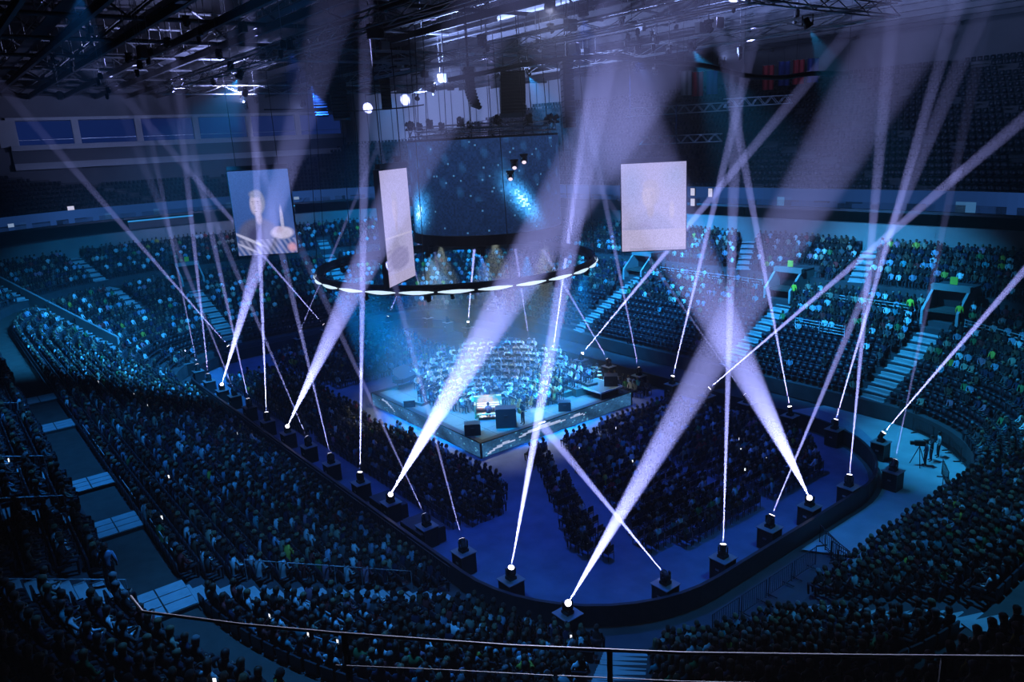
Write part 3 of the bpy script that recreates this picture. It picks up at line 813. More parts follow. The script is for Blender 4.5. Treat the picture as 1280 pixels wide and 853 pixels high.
def pic_strip(u, v):
    c = np.array((.41, .38, .65))[None]*np.ones((len(u), 1))
    figure(c, u, v, .42, .66, .55, (.48, .42, .62), (.40, .37, .58), (.38, .36, .60), (.33, .31, .52))
    over(c, ((np.abs(v-.42) < .01))[:, None]*.8, (.52, .48, .70)); over(c, soft(u, v, .45, .22, .42, .12, .3), (.29, .27, .50)); over(c, (((v < .32) & (v > .13) & (u < .8))*(.5+.5*np.sin(v*110-u*14)))[:, None]*.5, (.24, .22, .44)); over(c, ((v < .1)*1.)[:, None], (.42, .38, .60))
    return c*grain(u)
def hang_screen(c00, c10, c01, pic, label, back=True):
    """lower left, lower right and upper left corners"""
    o = Vector(c00); ex = Vector(c10)-o; ey = Vector(c01)-o; nrm = ex.cross(ey).normalized()
    base = o+ex*.5; root = empty('hanging_screen', base, 0, label, 'video screen')
    me = colgrid(84, 114, pic, lambda u, v: tuple(o-base+ex*u+ey*v+nrm*.07)); d = link('display', me, root); me.materials.append(M_screen)
    m_ = MB(); V = [o-base+ex*a+ey*b+nrm*e for e in (-.30, .06) for a, b in ((-.012, -.01), (1.012, -.01), (1.012, 1.01), (-.012, 1.01))]
    m_.add(V, [(3, 2, 1, 0), (4, 5, 6, 7), (0, 1, 5, 4), (1, 2, 6, 5), (2, 3, 7, 6), (3, 0, 4, 7)]); build(m_, 'casing', M_black, root)
    top = o-base+ey
    for s in (.15, .85):
        q = top+ex*s; rod('hoist_cable', q, (q.x, q.y, RIGZ-base.z), .03, M_cable, root)
    q = top+ex*.5+Vector((0, 0, .25)); bar('header_beam', q, (ex.length, .3, .3), M_blackg, root, math.atan2(ex.y, ex.x))
    return root
Hs = Vector((0, 0, 7.0))
def frontal(px_c, D, wd, hg, tilt_deg, pic, label):
    c = at_depth(px_c, D); n = Vector((CAM.x-c.x, CAM.y-c.y, 0)).normalized(); n = Matrix.Rotation(math.radians(tilt_deg), 3, 'Z') @ n
    ex = Vector((-n.y, n.x, 0))
    if ex.dot(RT) < 0: ex = -ex
    ll = c-ex*wd/2-Vector((0, 0, hg/2)); return hang_screen(ll, ll+ex*wd, ll+Vector((0, 0, hg)), pic, label)
frontal((817, 259), 61, 5.15, 7.0, 6, pic_pale, 'pale lavender hanging screen showing a washed out face, beside the widest beam')
frontal((329, 266), 64, 4.95, 7.05, -14, pic_portrait, 'blue hanging screen showing a man in a dark jacket, before the end balcony')
ll, lr = at_depth((486, 360), 47.0), at_depth((518, 341), 51.0)
lr.z = ll.z
hang_screen(ll, lr, ll+Vector((0, 0, 7.1)), pic_strip, 'narrow looking lavender hanging screen turned edge on beside the vertical beam')

# ---------------------------------------------------------------- cable looms
for k, (pts, D, r_, lab) in enumerate(((((560, 100), (600, 92), (660, 80), (710, 73), (750, 71), (790, 74), (830, 78), (880, 82), (930, 94), (975, 97), (1015, 92), (1060, 92)), 52, .16, 'thick black cable loom swagged below the roof beside the banners'),
                             (((330, 137), (400, 137), (440, 139), (500, 135), (530, 131)), 62, .05, 'thin black cable swag behind the line array speakers'),
                             (((395, 8), (430, 24), (452, 30)), 45, .05, 'short black cable hanging from the roof steel'))):
    P = [at_depth(q, D) for q in pts]; b = P[0].copy()
    # smooth the swag
    out = []
    for i in range(len(P)-1):
        p_, q_ = P[i], P[i+1]; pm, qm = P[max(0, i-1)], P[min(len(P)-1, i+2)]
        for j in range(6):
            t = j/6; out.append(.5*((2*p_)+(q_-pm)*t+(2*pm-5*p_+4*q_-qm)*t*t+(-pm+3*p_-3*q_+qm)*t**3))
    out.append(P[-1])
    root = empty('cable_loom', b, 0, lab, 'cable')
    build(MB().path([q-b for q in out], r_, n=8), 'cable', M_cable, root)
    for i in range(3, len(out), 9): rod('hanger', out[i], (out[i].x, out[i].y, 31), .012, M_cable, root, b)

# ---------------------------------------------------------------- banners under the roof
for px, D, m_, lab in (((872, 105), 84, M_red, 'red hanging banner beside the pale beam'), ((890, 103), 86, M_blue, 'blue hanging banner between the two red ones'), ((858, 104), 85, M_panelw, 'white hanging banner with a dark roundel'),
                       ((960, 97), 84, M_red, 'narrow red hanging banner behind the cable loom'), ((998, 90), 84, M_red, 'broad red hanging banner past the cable loom'), ((980, 92), 85, M_blue, 'blue hanging banner next to the broad red one'), ((1016, 88), 85, M_blue, 'small blue hanging banner at the end of the row')):
    c = at_depth(px, D); root = empty('banner', (c.x, c.y, c.z-1.3), math.radians(143-90), lab, 'banner')
    v = []; n = 8
    mm = MB()
    for i in range(n+1):
        x = -.65+1.3*i/n; y = .05*math.sin(i*1.7)
        v += [(x, y, 0), (x, y, 2.6), (x, y+.02, 0), (x, y+.02, 2.6)]
    f = []
    for i in range(n):
        a, b = 4*i, 4*i+4; f += [(a, b, b+1, a+1), (b+2, a+2, a+3, b+3), (a, a+2, b+2, b), (a+1, b+1, b+3, a+3)]
    mm.add(v, f); build(mm, 'cloth', m_, root); rod('pole', (-.75, 0, 2.6), (.75, 0, 2.6), .04, M_alu, root)
    if m_ is M_panelw: build(MB().lathe([(.42, 0), (.42, .02)], n=16), 'roundel', M_blackg, root, (0, -.06, 1.5)).rotation_euler = (math.pi/2, 0, 0)
    rod('cord', (0, 0, 2.6), (0, 0, 31-c.z+1.3), .012, M_cable, root)

# ---------------------------------------------------------------- wash lamps and assorted rig boxes
def wash_fixture(P, T, label, group):
    d = (Vector(T)-Vector(P)).normalized()
    root = empty('wash_light', P, 0, label, 'stage light', group)
    h = build(MB().lathe([(.16, -.35), (.2, -.3), (.2, 0), (.26, .02), (.28, .22)], n=14), 'housing', M_black, root); h.rotation_mode = 'QUATERNION'; h.rotation_quaternion = d.to_track_quat('Z', 'Y')
    build(MB().lathe([(.24, .18), (.24, .2)], n=14), 'lens', M_blackg, h)
    build(MB().box((-.33, 0, .2), (.04, .08, .55)).box((.33, 0, .2), (.04, .08, .55)).box((0, 0, .48), (.7, .08, .04)), 'bracket', M_blackg, root)
    return root
WASHTO = ['on the floor seats at the barrier end', 'on the floor along the long stand', 'on the far floor seats', 'on the covered rows', 'on the stand behind the ring of lights', 'on the two vomitories', 'on the bend of the pale walkway', 'on the far corner stand', 'on the end stand',
          'on the far half of the long stand', 'on the near half of the long stand', 'on the stand corner', 'on the end stand by the barriers', 'on the glazed suites, added fill', 'on the ribbed corner wall, added fill', 'on the long balcony handrail, added fill', 'on the balcony ribbon, added fill', 'up above the round screen, added fill', 'up before the suites, added fill', 'up near the banners, added fill']
for (P, T, W_, ang, c), to in zip(WASH, WASHTO):
    r_ = wash_fixture(P, T, 'black wash lamp in the rig shining '+('deep blue ' if c[1] < .1 else 'cyan ' if c[0] < .1 else 'pale blue ')+to, 'wash lamps in the roof rig')
    spot(r_, Vector(P)+(Vector(T)-Vector(P)).normalized()*.35, T, W_, ang, c, .75, .05)
# chain motors, dimmer boxes and idle lamps hanging in the rig
for k in range(70):
    x, y = random.uniform(-24, 40), random.uniform(-24, 22); z = random.uniform(26.6, 30.2)
    kind = k % 3
    if kind == 0:
        root = empty('chain_hoist', (x, y, z), random.uniform(0, 3), 'black chain hoist with its chain bag hanging in the roof rig', 'hoist', 'chain hoists in the roof rig')
        build(MB().lathe([(.12, 0), (.2, .08), (.2, .45), (.12, .55)], n=10), 'motor', M_blackg, root); build(MB().lathe([(.05, -.5), (.14, -.4), (.15, -.02)], n=8), 'chain_bag', M_black, root, (.25, 0, 0))
        rod('chain', (0, 0, .5), (0, 0, 38.2-z), .02, M_alu, root)
    elif kind == 1:
        root = empty('dimmer_box', (x, y, z), random.choice((0, math.pi/2)), 'pale grey equipment box hanging in the roof rig', 'equipment box', 'equipment boxes in the roof rig')
        build(MB().box((0, 0, .35), (.8, .4, .7)), 'case', M_duct, root); build(MB().box((0, -.22, .35), (.6, .04, .5)), 'front_panel', M_ledge, root)
        for s in (-.3, .3): rod('hanger', (s, 0, .7), (s, 0, 38.2-z), .015, M_alu, root)
    else:
        r_ = moving_light((x, y, z), (random.uniform(-1, 1), random.uniform(-1, 1), -.8), 'idle moving light hanging in the roof rig', 'idle lights in the roof rig', hang=True, lens=False)
        rod('drop_pipe', (0, 0, 0), (0, 0, 38.2-z), .025, M_alu, r_)

# ================================================================== FLOOR LAMPS AND THEIR BEAMS
# (pixel of the lamp lens, pixel further up its beam, depth ratio there, relative power)
BEAMS = [
    ((246, 455), (222, 337), 1.00, .28), ((260, 467), (245, 328), 1.00, .45), ((277, 479), (331, 300), .68, .62), ((291, 484), (265, 420), 1.06, .22),
    ((310, 498), (275, 340), 1.03, .35), ((333, 515), (326, 348), 1.00, .9), ((359, 531), (430, 385), .62, .62), ((383, 545), (335, 433), 1.05, .28),
    ((412, 566), (377, 420), 1.04, .32), ((450, 590), (453, 360), .97, .85), ((488, 616), (600, 430), .53, 1.0), ((530, 641), (493, 563), 1.05, .22),
    ((577, 672), (548, 563), 1.06, .28), ((639, 709), (690, 430), .80, .80), ((712, 744), (830, 550), .60, .62), ((836, 716), None, (-9.75, -.6, .9), .7),
    ((904, 680), (910, 475), 1.00, .7), ((965, 643), (1050, 440), 1.00, .45), ((1012, 620), (945, 490), .60, .62), ((1062, 593), (1080, 400), 1.00, .6),
    ((1102, 571), (1145, 450), 1.05, .16), ((1105, 540), (1240, 385), .92, .8), ((1045, 524), (1090, 370), .98, .75), ((987, 508), (950, 310), .97, .65),
    ((931, 492), (865, 400), 1.05, .20), ((887, 484), (1010, 380), .96, .9), ((841, 470), (875, 330), .95, .75), ((798, 459), (784, 390), 1.03, .35),
    ((759, 448), (710, 365), 1.04, .35), ((728, 441), (800, 355), .94, .95), ((692, 433), (703, 354), .96, .7), ((661, 423), (650, 350), 1.02, .40),
    ((632, 414), (622, 385), 1.04, .22), ((585, 402), (590, 345), .95, .8), ((559, 395), (553, 365), 1.04, .22), ((534, 390), (525, 360), 1.04, .28),
    ((485, 395), (500, 360), 1.0, .35), ((404, 405), (331, 322), .98, .5), ((374, 415), (399, 357), 1.03, .28), ((285, 432), (200, 335), .96, .40),
    ((233, 445), (216, 381), 1.05, .18),
]
case_me = None
mb = MB(); mb.box((0, 0, .62), (.86, .86, 1.12)); CASE = mb.mesh('case_body', M_black)
mb = MB()
for sx in (-1, 1):
    for sy in (-1, 1): mb.box((sx*.42, sy*.42, .62), (.05, .05, 1.15))
for zz in (.07, 1.17):
    for s in (-1, 1): mb.box((s*.42, 0, zz), (.05, .86, .05)); mb.box((0, s*.42, zz), (.86, .05, .05))
EDGE = mb.mesh('corner_trim', M_blackg)
PLATE = MB().box((0, 0, 1.2), (1.0, 1.0, .04)).mesh('top_plate', M_alu)
WHEEL = MB().tube((-.03, 0, .06), (.03, 0, .06), .06, n=10).mesh('caster', M_blackg)
HANDLE = MB().box((0, .44, .7), (.2, .03, .1)).mesh('handle', M_alu)
def side_of(L):
    if L.x < -28.6 and abs(L.y) < 12: return 'the barrier end', L.y
    if L.x > 28.0 and abs(L.y) < 12: return 'the far end', L.y
    return ('the long stand side', L.x) if L.y > 0 else ('the cyan stand side', L.x)
lamps = []
for k, (b, q, ratio, pw) in enumerate(BEAMS):
    L = at_z(b, 1.92)
    T = Vector(ratio) if q is None else at_depth(q, (L-CAM).dot(FW)*ratio)
    lamps.append((side_of(L), L, T, pw, 'b' if (q is not None and ratio < .85) else 'n'))
counts = {}
for (sd, key), L, T, pw, br in sorted(lamps, key=lambda a: (a[0][0], a[0][1])):
    k = counts.get(sd, 0); counts[sd] = k+1
    start = {'the barrier end': 'the long stand' if False else 'the pale walkway', 'the far end': 'the cyan stand', 'the long stand side': 'the barrier end', 'the cyan stand side': 'the barrier end'}[sd]
    nth = f'{ORD[k]} on {sd} from {start}'
    d = (T-L).normalized(); base = L-d*.26
    for sg in (-1, 1):                                   # lamps in the bends stand just outside the boards
        cx, cy_ = -22.1, sg*6.5
        if base.x < cx and base.y*sg > 6.5:
            rr = math.hypot(base.x-cx, base.y-cy_)
            if 8.0 < rr < 9.5: f_ = 9.5/rr if rr > 8.5 else 7.9/rr; base.x = cx+(base.x-cx)*f_; base.y = cy_+(base.y-cy_)*f_
    ped = empty('light_plinth', (base.x, base.y, .015), 0, f'black flight case, {nth}', 'flight case', 'flight cases under the beam lights')
    link('case_body', CASE, ped); link('corner_trim', EDGE, ped); link('top_plate', PLATE, ped); link('handle', HANDLE, ped)
    for sx in (-.34, .34):
        for sy in (-.34, .34): link('caster', WHEEL, ped, (sx, sy, 0))
    what = 'broad bright' if 'b' in br else 'narrow' if pw > .38 else 'faint thin'
    r_ = moving_light((base.x, base.y, 1.655), d, f'beam light on a flight case, {nth}', 'beam lights round the floor')
    P = Vector((base.x, base.y, 1.655))+d*.3
    d2 = (T-P).normalized(); ang = 2.5 if br == 'b' else 2.1 if pw > .3 else 1.7
    spot(r_, P, P+d2*20, P_BEAM*pw, ang, C_BEAM, .45, .02)
    # the lit shaft of haze: a slender cone of thin haze round the lamp's own cone of light
    if T.z < 3: ln = (T-P).length
    else: ln = (37.9-P.z)/d2.z if d2.z > .2 else 70
    ln = min(ln, 75)
    be = empty('light_beam', P, 0, f'{what} pale light beam, {nth}', 'light beam', 'light beams from the floor lamps', 'thing')
    t2 = math.tan(math.radians(ang/2))*1.06
    build(MB().tube(d2*.02, d2*ln, .10, .11+ln*t2, n=24), 'lit_haze', M_haze, be)
# haze hanging over the stage
o = build(MB().lathe([(13, .05), (15, 2), (15.5, 6), (14, 11), (11, 14.0)], n=48), 'haze', M_stagehaze, None, (1.0, -1.0, 0))
tag(o, 'blue lit haze hanging over the stage under the ring of lights', 'haze', kind='stuff')

# other equipment on the floor edge
for px, dx, dy, h, lab in (((485, 626), 2.4, 1.3, .9, 'long low black equipment case with a scuffed grey lid beside the beam lights'), ((506, 664), 2.2, 1.6, .95, 'wide black equipment case with a scuffed grey lid next to the yellow tape')):
    P = at_z(px, h); P.y = min(P.y, 13.9); root = empty('equipment_case', (P.x, P.y, .015), 0, lab, 'case')
    build(MB().box((0, 0, h/2), (dx, dy, h-.1)), 'case_body', M_black, root); bar('lid', (0, 0, h), (dx, dy, .06), M_track, root)
    for s in (-1, 1): bar('latch', (s*dx*.3, -dy/2-.01, h*.7), (.15, .03, .12), M_alu, root)
for a, b, lab in (((-17.9, 14.25), (-20.0, 14.2), 'short yellow tape line on the track, nearer the grey topped cases'), ((-20.6, 14.15), (-22.9, 14.1), 'short yellow tape line on the track, nearer the boards bend'), ((-30.0, .6), (-30.0, -2.6), 'yellow tape line between two plinths at the barrier end'),
               ((5.5, 15.0), (8.5, 14.1), 'yellow tape line crossing the track of the long side'), ((1.7, 11), (1.1, 7.4), 'yellow tape line beside the floor seats, reaching to the stage')):
    o = build(MB().box((0, 0, 0), (math.dist(a, b), .09, .012)), 'tape_line', M_yel, None, ((a[0]+b[0])/2, (a[1]+b[1])/2, .025), math.atan2(b[1]-a[1], b[0]-a[0])); tag(o, lab, 'tape')

# crowd barriers
BAR_ME = None
def barrier(p, rz, label, group, m=M_black):
    root = empty('crowd_barrier', (p[0], p[1], p[2] if len(p) > 2 else .03), rz, label, 'barrier', group)
    for z in (.18, 1.08): rod('rail', (-.95, 0, z), (.95, 0, z), .025, m, root)
    for x in (-.95, .95): rod('post', (x, 0, .1), (x, 0, 1.08), .025, m, root)
    for k in range(11): rod('upright', (-.8+k*.16, 0, .18), (-.8+k*.16, 0, 1.08), .012, m, root)
    for x in (-.7, .7): bar('foot', (x, 0, .03), (.06, .6, .05), m, root)
P0, P1 = Vector((-31.6, -1.4, 0)), Vector((-36.2, 1.6, 0))
for k in range(5):
    q = P0+(P1-P0)*(k+.5)/5*.72; barrier((q.x-.3, q.y+.5, .04), math.radians(-32+k*6), f'black steel crowd barrier closing the pale walkway, {ORD[k]} from the boards', 'barriers across the walkway')
for k in range(6):
    a = math.radians(190+k*11); barrier((-24.5+9.6*math.cos(a)-0*k, -10.5+9.6*math.sin(a)+(4-k*.7 if k < 3 else 0), .04), a+math.pi/2, f'black steel crowd barrier lining the end stand, {ORD[k]} from the closed walkway end', 'barriers along the end stand')
for k in range(4):
    barrier((-32.4, 1.8+k*2.1, .0), math.radians(90), f'grey steel crowd barrier behind the rink boards, {ORD[k]} from the pale walkway', 'barriers behind the boards', M_steel)

# ================================================================== PEOPLE MESHES
def skin_person(name, J, E, cls, sub=1):
    """one continuous body grown over a joint skeleton. J: {joint:(co, radius)}; E: bones; cls: bone -> material slot"""
    names = list(J); ix = {n: i for i, n in enumerate(names)}
    me = bpy.data.meshes.new(name+'_bones'); me.from_pydata([J[n][0] for n in names], [(ix[a], ix[b]) for a, b in E], [])
    o = bpy.data.objects.new(name+'_bones', me); COL.objects.link(o)
    sk = o.modifiers.new('skin', 'SKIN'); sk.use_smooth_shade = True; sk.branch_smoothing = .3
    for i, n in enumerate(names):
        r_ = J[n][1]; me.skin_vertices[0].data[i].radius = (r_, r_*(J[n][2] if len(J[n]) > 2 else 1.))
        me.skin_vertices[0].data[i].use_root = (n == 'pelvis')
    sb = o.modifiers.new('sub', 'SUBSURF'); sb.levels = sub; sb.render_levels = sub
    dg = bpy.context.evaluated_depsgraph_get(); ev = o.evaluated_get(dg)
    out = bpy.data.meshes.new_from_object(ev); out.name = name
    bpy.data.objects.remove(o); bpy.data.meshes.remove(me)
    out.materials.clear()
    for m in (M_skin, M_top, M_trous, M_shoe): out.materials.append(m)
    A = np.array([J[a][0] for a, b in E]); B = np.array([J[b][0] for a, b in E]); c = np.array([cls.get((a, b), 1) for a, b in E])
    cen = np.empty(len(out.polygons)*3, np.float32); out.polygons.foreach_get('center', cen); cen = cen.reshape(-1, 3)
    d = B-A; L2 = (d**2).sum(1)+1e-9
    t = np.clip(((cen[:, None]-A[None])*d[None]).sum(2)/L2, 0, 1); dist = np.linalg.norm(cen[:, None]-(A[None]+t[..., None]*d[None]), axis=2)
    out.polygons.foreach_set('material_index', c[dist.argmin(1)].astype(np.int32)); out.polygons.foreach_set('use_smooth', [True]*len(out.polygons))
    out.update(); return out
E_BODY = [('pelvis', 'spine'), ('spine', 'chest'), ('chest', 'neck'), ('neck', 'head'), ('head', 'crown'), ('head', 'nose')]
for s in 'LR': E_BODY += [('chest', 'sh'+s), ('sh'+s, 'el'+s), ('el'+s, 'wr'+s), ('wr'+s, 'ha'+s), ('ha'+s, 'th'+s), ('pelvis', 'hi'+s), ('hi'+s, 'kn'+s), ('kn'+s, 'an'+s), ('an'+s, 'to'+s)]
CLS = {('neck', 'head'): 0, ('head', 'crown'): 0, ('head', 'nose'): 0, ('chest', 'neck'): 1}
for s in 'LR': CLS.update({('wr'+s, 'ha'+s): 0, ('ha'+s, 'th'+s): 0, ('pelvis', 'hi'+s): 2, ('hi'+s, 'kn'+s): 2, ('kn'+s, 'an'+s): 2, ('an'+s, 'to'+s): 3})
def seated(name, elL, haL, elR, haR, lean=0., turn=0.):
    J = {'pelvis': ((0, .03, .52), .155, .8), 'spine': ((0, .06-lean*.3, .73), .135, .8), 'chest': ((0, .05-lean*.7, .95), .165, .75), 'neck': ((0, .02-lean, 1.13), .058),
         'head': ((turn*.02, -.01-lean*1.1, 1.26), .093, 1.12), 'crown': ((turn*.02, .01-lean*1.1, 1.35), .075, 1.1), 'nose': ((turn*.06, -.115-lean*1.1, 1.25), .018)}
    for s, sg, el, ha in (('L', 1, elL, haL), ('R', -1, elR, haR)):
        e = Vector(el); h = Vector(ha); wv = e+(h-e)*.80
        J['sh'+s] = ((sg*.19, .05-lean*.75, 1.03), .078); J['el'+s] = (tuple(e), .052); J['wr'+s] = (tuple(wv), .034); J['ha'+s] = (tuple(h), .042, .6); J['th'+s] = (tuple(h+Vector((-sg*.05, -.02, .02))), .014)
        J['hi'+s] = ((sg*.10, -.06, .51), .098); J['kn'+s] = ((sg*.13, -.44, .53), .07); J['an'+s] = ((sg*.13, -.43, .11), .047); J['to'+s] = ((sg*.14, -.60, .05), .042, .7)
    return skin_person(name, J, E_BODY, CLS)
def standing(name, elL, haL, elR, haR):
    J = {'pelvis': ((0, 0, .95), .150, .75), 'spine': ((0, .01, 1.14), .13, .75), 'chest': ((0, 0, 1.36), .165, .72), 'neck': ((0, -.01, 1.54), .058),
         'head': ((0, -.03, 1.66), .093, 1.12), 'crown': ((0, -.01, 1.75), .075, 1.1), 'nose': ((0, -.135, 1.65), .018)}
    for s, sg, el, ha in (('L', 1, elL, haL), ('R', -1, elR, haR)):
        e = Vector(el); h = Vector(ha); wv = e+(h-e)*.80
        J['sh'+s] = ((sg*.19, 0, 1.44), .078); J['el'+s] = (tuple(e), .052); J['wr'+s] = (tuple(wv), .034); J['ha'+s] = (tuple(h), .042, .6); J['th'+s] = (tuple(h+Vector((-sg*.05, -.02, .02))), .014)
        J['hi'+s] = ((sg*.10, 0, .88), .098); J['kn'+s] = ((sg*.12, -.02, .50), .068); J['an'+s] = ((sg*.13, .01, .10), .047); J['to'+s] = ((sg*.15, -.15, .05), .042, .7)
    return skin_person(name, J, E_BODY, CLS)
SEATED = {
    'hands in lap': seated('person_lap', (.26, .02, .78), (.08, -.24, .64), (-.26, .02, .78), (-.08, -.24, .64)),
    'clapping': seated('person_clap', (.28, -.10, .80), (.05, -.36, .98), (-.28, -.10, .80), (-.04, -.36, .98)),
    'leaning forward': seated('person_lean', (.24, -.26, .66), (.05, -.50, .72), (-.24, -.26, .66), (-.05, -.50, .72), lean=.16),
    'raising a phone': seated('person_phone', (.25, -.12, .84), (.10, -.36, 1.18), (-.26, .02, .78), (-.10, -.26, .64)),
    'arms folded': seated('person_fold', (.28, -.06, .82), (-.10, -.20, .88), (-.28, -.06, .80), (.10, -.20, .84)),
}
PLAY = {
    'violin': seated('musician_violin', (.30, -.22, .92), (.20, -.42, 1.10), (-.30, -.20, .92), (-.04, -.34, 1.08)),
    'cello': seated('musician_cello', (.30, -.20, .86), (.10, -.30, 1.06), (-.34, -.22, .80), (-.18, -.46, .74)),
    'wind': seated('musician_wind', (.26, -.14, .82), (.04, -.36, .92), (-.26, -.14, .82), (-.04, -.32, 1.00)),
    'lap': SEATED['hands in lap'],
}
STAND = {'idle': standing('person_stand', (.27, .03, 1.16), (.26, -.08, .90), (-.27, .03, 1.16), (-.26, -.08, .90)),
         'gesture': standing('person_gesture', (.33, -.16, 1.28), (.30, -.46, 1.42), (-.33, -.16, 1.28), (-.32, -.44, 1.36)),
         'guitar': standing('person_guitar', (.30, -.04, 1.16), (.34, -.30, 1.18), (-.28, .02, 1.18), (-.06, -.24, 1.06))}
def hair_mesh(name, long):
    mb = MB(); n = 10; prof = [(.102, -.02), (.112, .04), (.098, .09), (.058, .128), (.012, .14)]
    V = []; 
    for r_, z in prof:
        for k in range(n): a = math.tau*k/n; V.append((r_*math.cos(a)*.92, .015+r_*math.sin(a)*1.05, z + (.03 if math.sin(a) < -.3 and z < .05 else 0)))
    F_ = [(i*n+k, i*n+(k+1) % n, (i+1)*n+(k+1) % n, (i+1)*n+k) for i in range(len(prof)-1) for k in range(n)]+[tuple((len(prof)-1)*n+k for k in range(n))]
    mb.add(V, F_)
    lo = -.26 if long else -.07
    V = []; m = 7
    for z, e in ((0.02, 0), (lo*.5, .012), (lo, .0)):
        for k in range(m): a = math.radians(10+160*k/(m-1)); V.append(((.106+e)*math.cos(a), .015+(.112+e)*math.sin(a), z))
    mb.add(V, [(i*m+k, i*m+k+1, (i+1)*m+k+1, (i+1)*m+k) for i in range(2) for k in range(m-1)])
    return mb.mesh(name, M_hair, True)
HAIR = [hair_mesh('short_hair', False), hair_mesh('long_hair', True)]
HAIRCOL = {'dark': (.018, .013, .010), 'brown': (.07, .035, .018), 'fair': (.20, .14, .07), 'grey': (.20, .20, .21)}
def person(me, loc, rz, topcol, hair, hairlong, label, cat, group, head_z=1.27, head_y=-.01, name='person', scale=1.):
    o = link(name, me, None, loc, rz); o.color = (*topcol, 1); o.scale = (scale,)*3
    tag(o, label, cat, group)
    h = link('hair', HAIR[1 if hairlong else 0], o, (0, head_y, head_z)); h.color = (*HAIRCOL[hair], 1)
    return o

# ================================================================== STAGE
SX0, SX1, SY0, SY1, SH = -9.7, 6.2, -10.1, 5.0, 1.15
root = empty('stage', ((SX0+SX1)/2, (SY0+SY1)/2, 0), 0, 'square raised stage with lit picture fascias in the middle of the floor', 'stage')
hx, hy = (SX1-SX0)/2, (SY1-SY0)/2
nd = 8
for i in range(nd):
    for j in range(nd):
        bar('deck_panel', (-hx+(i+.5)*2*hx/nd, -hy+(j+.5)*2*hy/nd, SH-.04), (2*hx/nd-.015, 2*hy/nd-.015, .08), M_deck, root)
bar('substructure', (0, 0, (SH-.1)/2+.01), (2*hx-.3, 2*hy-.3, SH-.12), M_black, root)
for s in (-1, 1):
    bar('edge_strip', (s*(hx-.22), 0, SH+.012), (.45, 2*hy, .025), M_black, root)
    bar('edge_strip', (0, s*(hy-.22), SH+.010), (2*hx-.9, .45, .025), M_black, root)
def fas_col(seed, streaks):
    def fn(u, v):
        n = rng.random(len(u))[:, None]
        c = np.array((.030, .125, .30))[None]*(.65+.35*np.sin(u*9+seed)[:, None]*np.sin(u*23+v*3)[:, None])*(.8+.5*n)
        sp = rng.random(len(u)) > .965; c[sp] += np.array((.06, .22, .33))
        for (u0, v0, u1, v1, wd) in streaks:
            t = np.clip((u-u0)/(u1-u0+1e-9), 0, 1); vv = v0+(v1-v0)*t+.16*np.sin(t*3.1)
            m = (np.abs(v-vv) < wd*(.4+.6*np.sin(t*3.14))) & (u > min(u0, u1)) & (u < max(u0, u1))
            c[m] = np.array((.42, .52, .80))*(.8+.3*n[m])
        return c
    return fn
e = .03
fasc = [((-hx-e, hy+e, SX0, 'x'), [(.02, .5, .22, .3, .10)]), ]
def fascia(p, q, fn):
    p, q = Vector(p), Vector(q)
    me = colgrid(90, 10, fn, lambda u, v: ((p+(q-p)*u).x, (p+(q-p)*u).y, .06+(SH-.1)*v)); me.materials.append(M_screen)
    return link('led_fascia', me, root)
fascia((hx, hy+e, 0), (-hx, hy+e, 0), fas_col(1., [(.10, .9, .24, .35, .09)]))
fascia((-hx-e, hy, 0), (-hx-e, -hy, 0), fas_col(2., [(.03, .1, .20, .45, .10), (.22, .55, .52, .62, .12), (.55, .6, .66, .5, .07)]))
fascia((-hx, -hy-e, 0), (hx, -hy-e, 0), fas_col(3., []))
fascia((hx+e, -hy, 0), (hx+e, hy, 0), fas_col(4., []))
for sx in (-1, 1):
    for sy in (-1, 1): bar('corner_post', (sx*(hx+.01), sy*(hy+.01), SH/2), (.12, .12, SH-.04), M_black, root)
ST = SH+.0
def spx(px, z=0.): return at_z(px, SH+z)

M_key = mat('ivory_key', (.62, .48, .30), .5)
# organ console with its player
P = spx((611, 521)); fac = math.radians(-35)
ORG = P.copy(); toC = math.atan2(CAM.y-P.y, CAM.x-P.x)
root = empty('organ_console', (P.x, P.y, SH), toC+math.pi/2, 'warm lit wooden organ console with stepped keyboards at the front of the stage', 'organ')
bar('back_case', (0, .55, .75), (2.1, .35, 1.5), M_wood, root); bar('cheek', (-1.0, .1, .55), (.1, .9, 1.1), M_wood, root); bar('cheek', (1.0, .1, .55), (.1, .9, 1.1), M_wood, root)
for k in range(3):
    bar('keyboard', (0, .25-.16*k+.05, .98-.1*k), (1.7, .18, .05), M_key, root); bar('key_slip', (0, .15-.16*k+.05, .95-.1*k), (1.8, .03, .1), M_wood, root)
bar('music_desk', (0, .45, 1.35), (1.3, .05, .5), M_wood, root); bar('pedalboard', (0, -.35, .08), (1.6, .7, .1), M_wood, root)
for k in range(9): bar('pedal_key', (-.68+k*.17, -.35, .15), (.08, .66, .04), M_paper if k % 2 else M_wood, root)
bar('base', (0, .3, .1), (2.1, .8, .2), M_wood, root)
root2 = empty('organ_bench', (P.x, P.y, SH), toC+math.pi/2, 'wooden bench the organ player sits on', 'bench')
bar('bench_top', (0, -.72, .5), (1.7, .34, .06), M_wood, root2)
for s in (-.75, .75): bar('bench_leg', (s, -.72, .24), (.07, .3, .47), M_wood, root2)
bar('bench_rail', (0, -.72, .16), (1.45, .06, .08), M_wood, root2)
off = Matrix.Rotation(toC+math.pi/2, 3, 'Z') @ Vector((0, -.72, 0))
person(PLAY['lap'], (P.x+off.x, P.y+off.y, SH+.02), toC-math.pi/2, (.06, .09, .13), 'dark', False, 'organ player in a dark jacket seated on the bench with back to the handrail side', 'person', None)
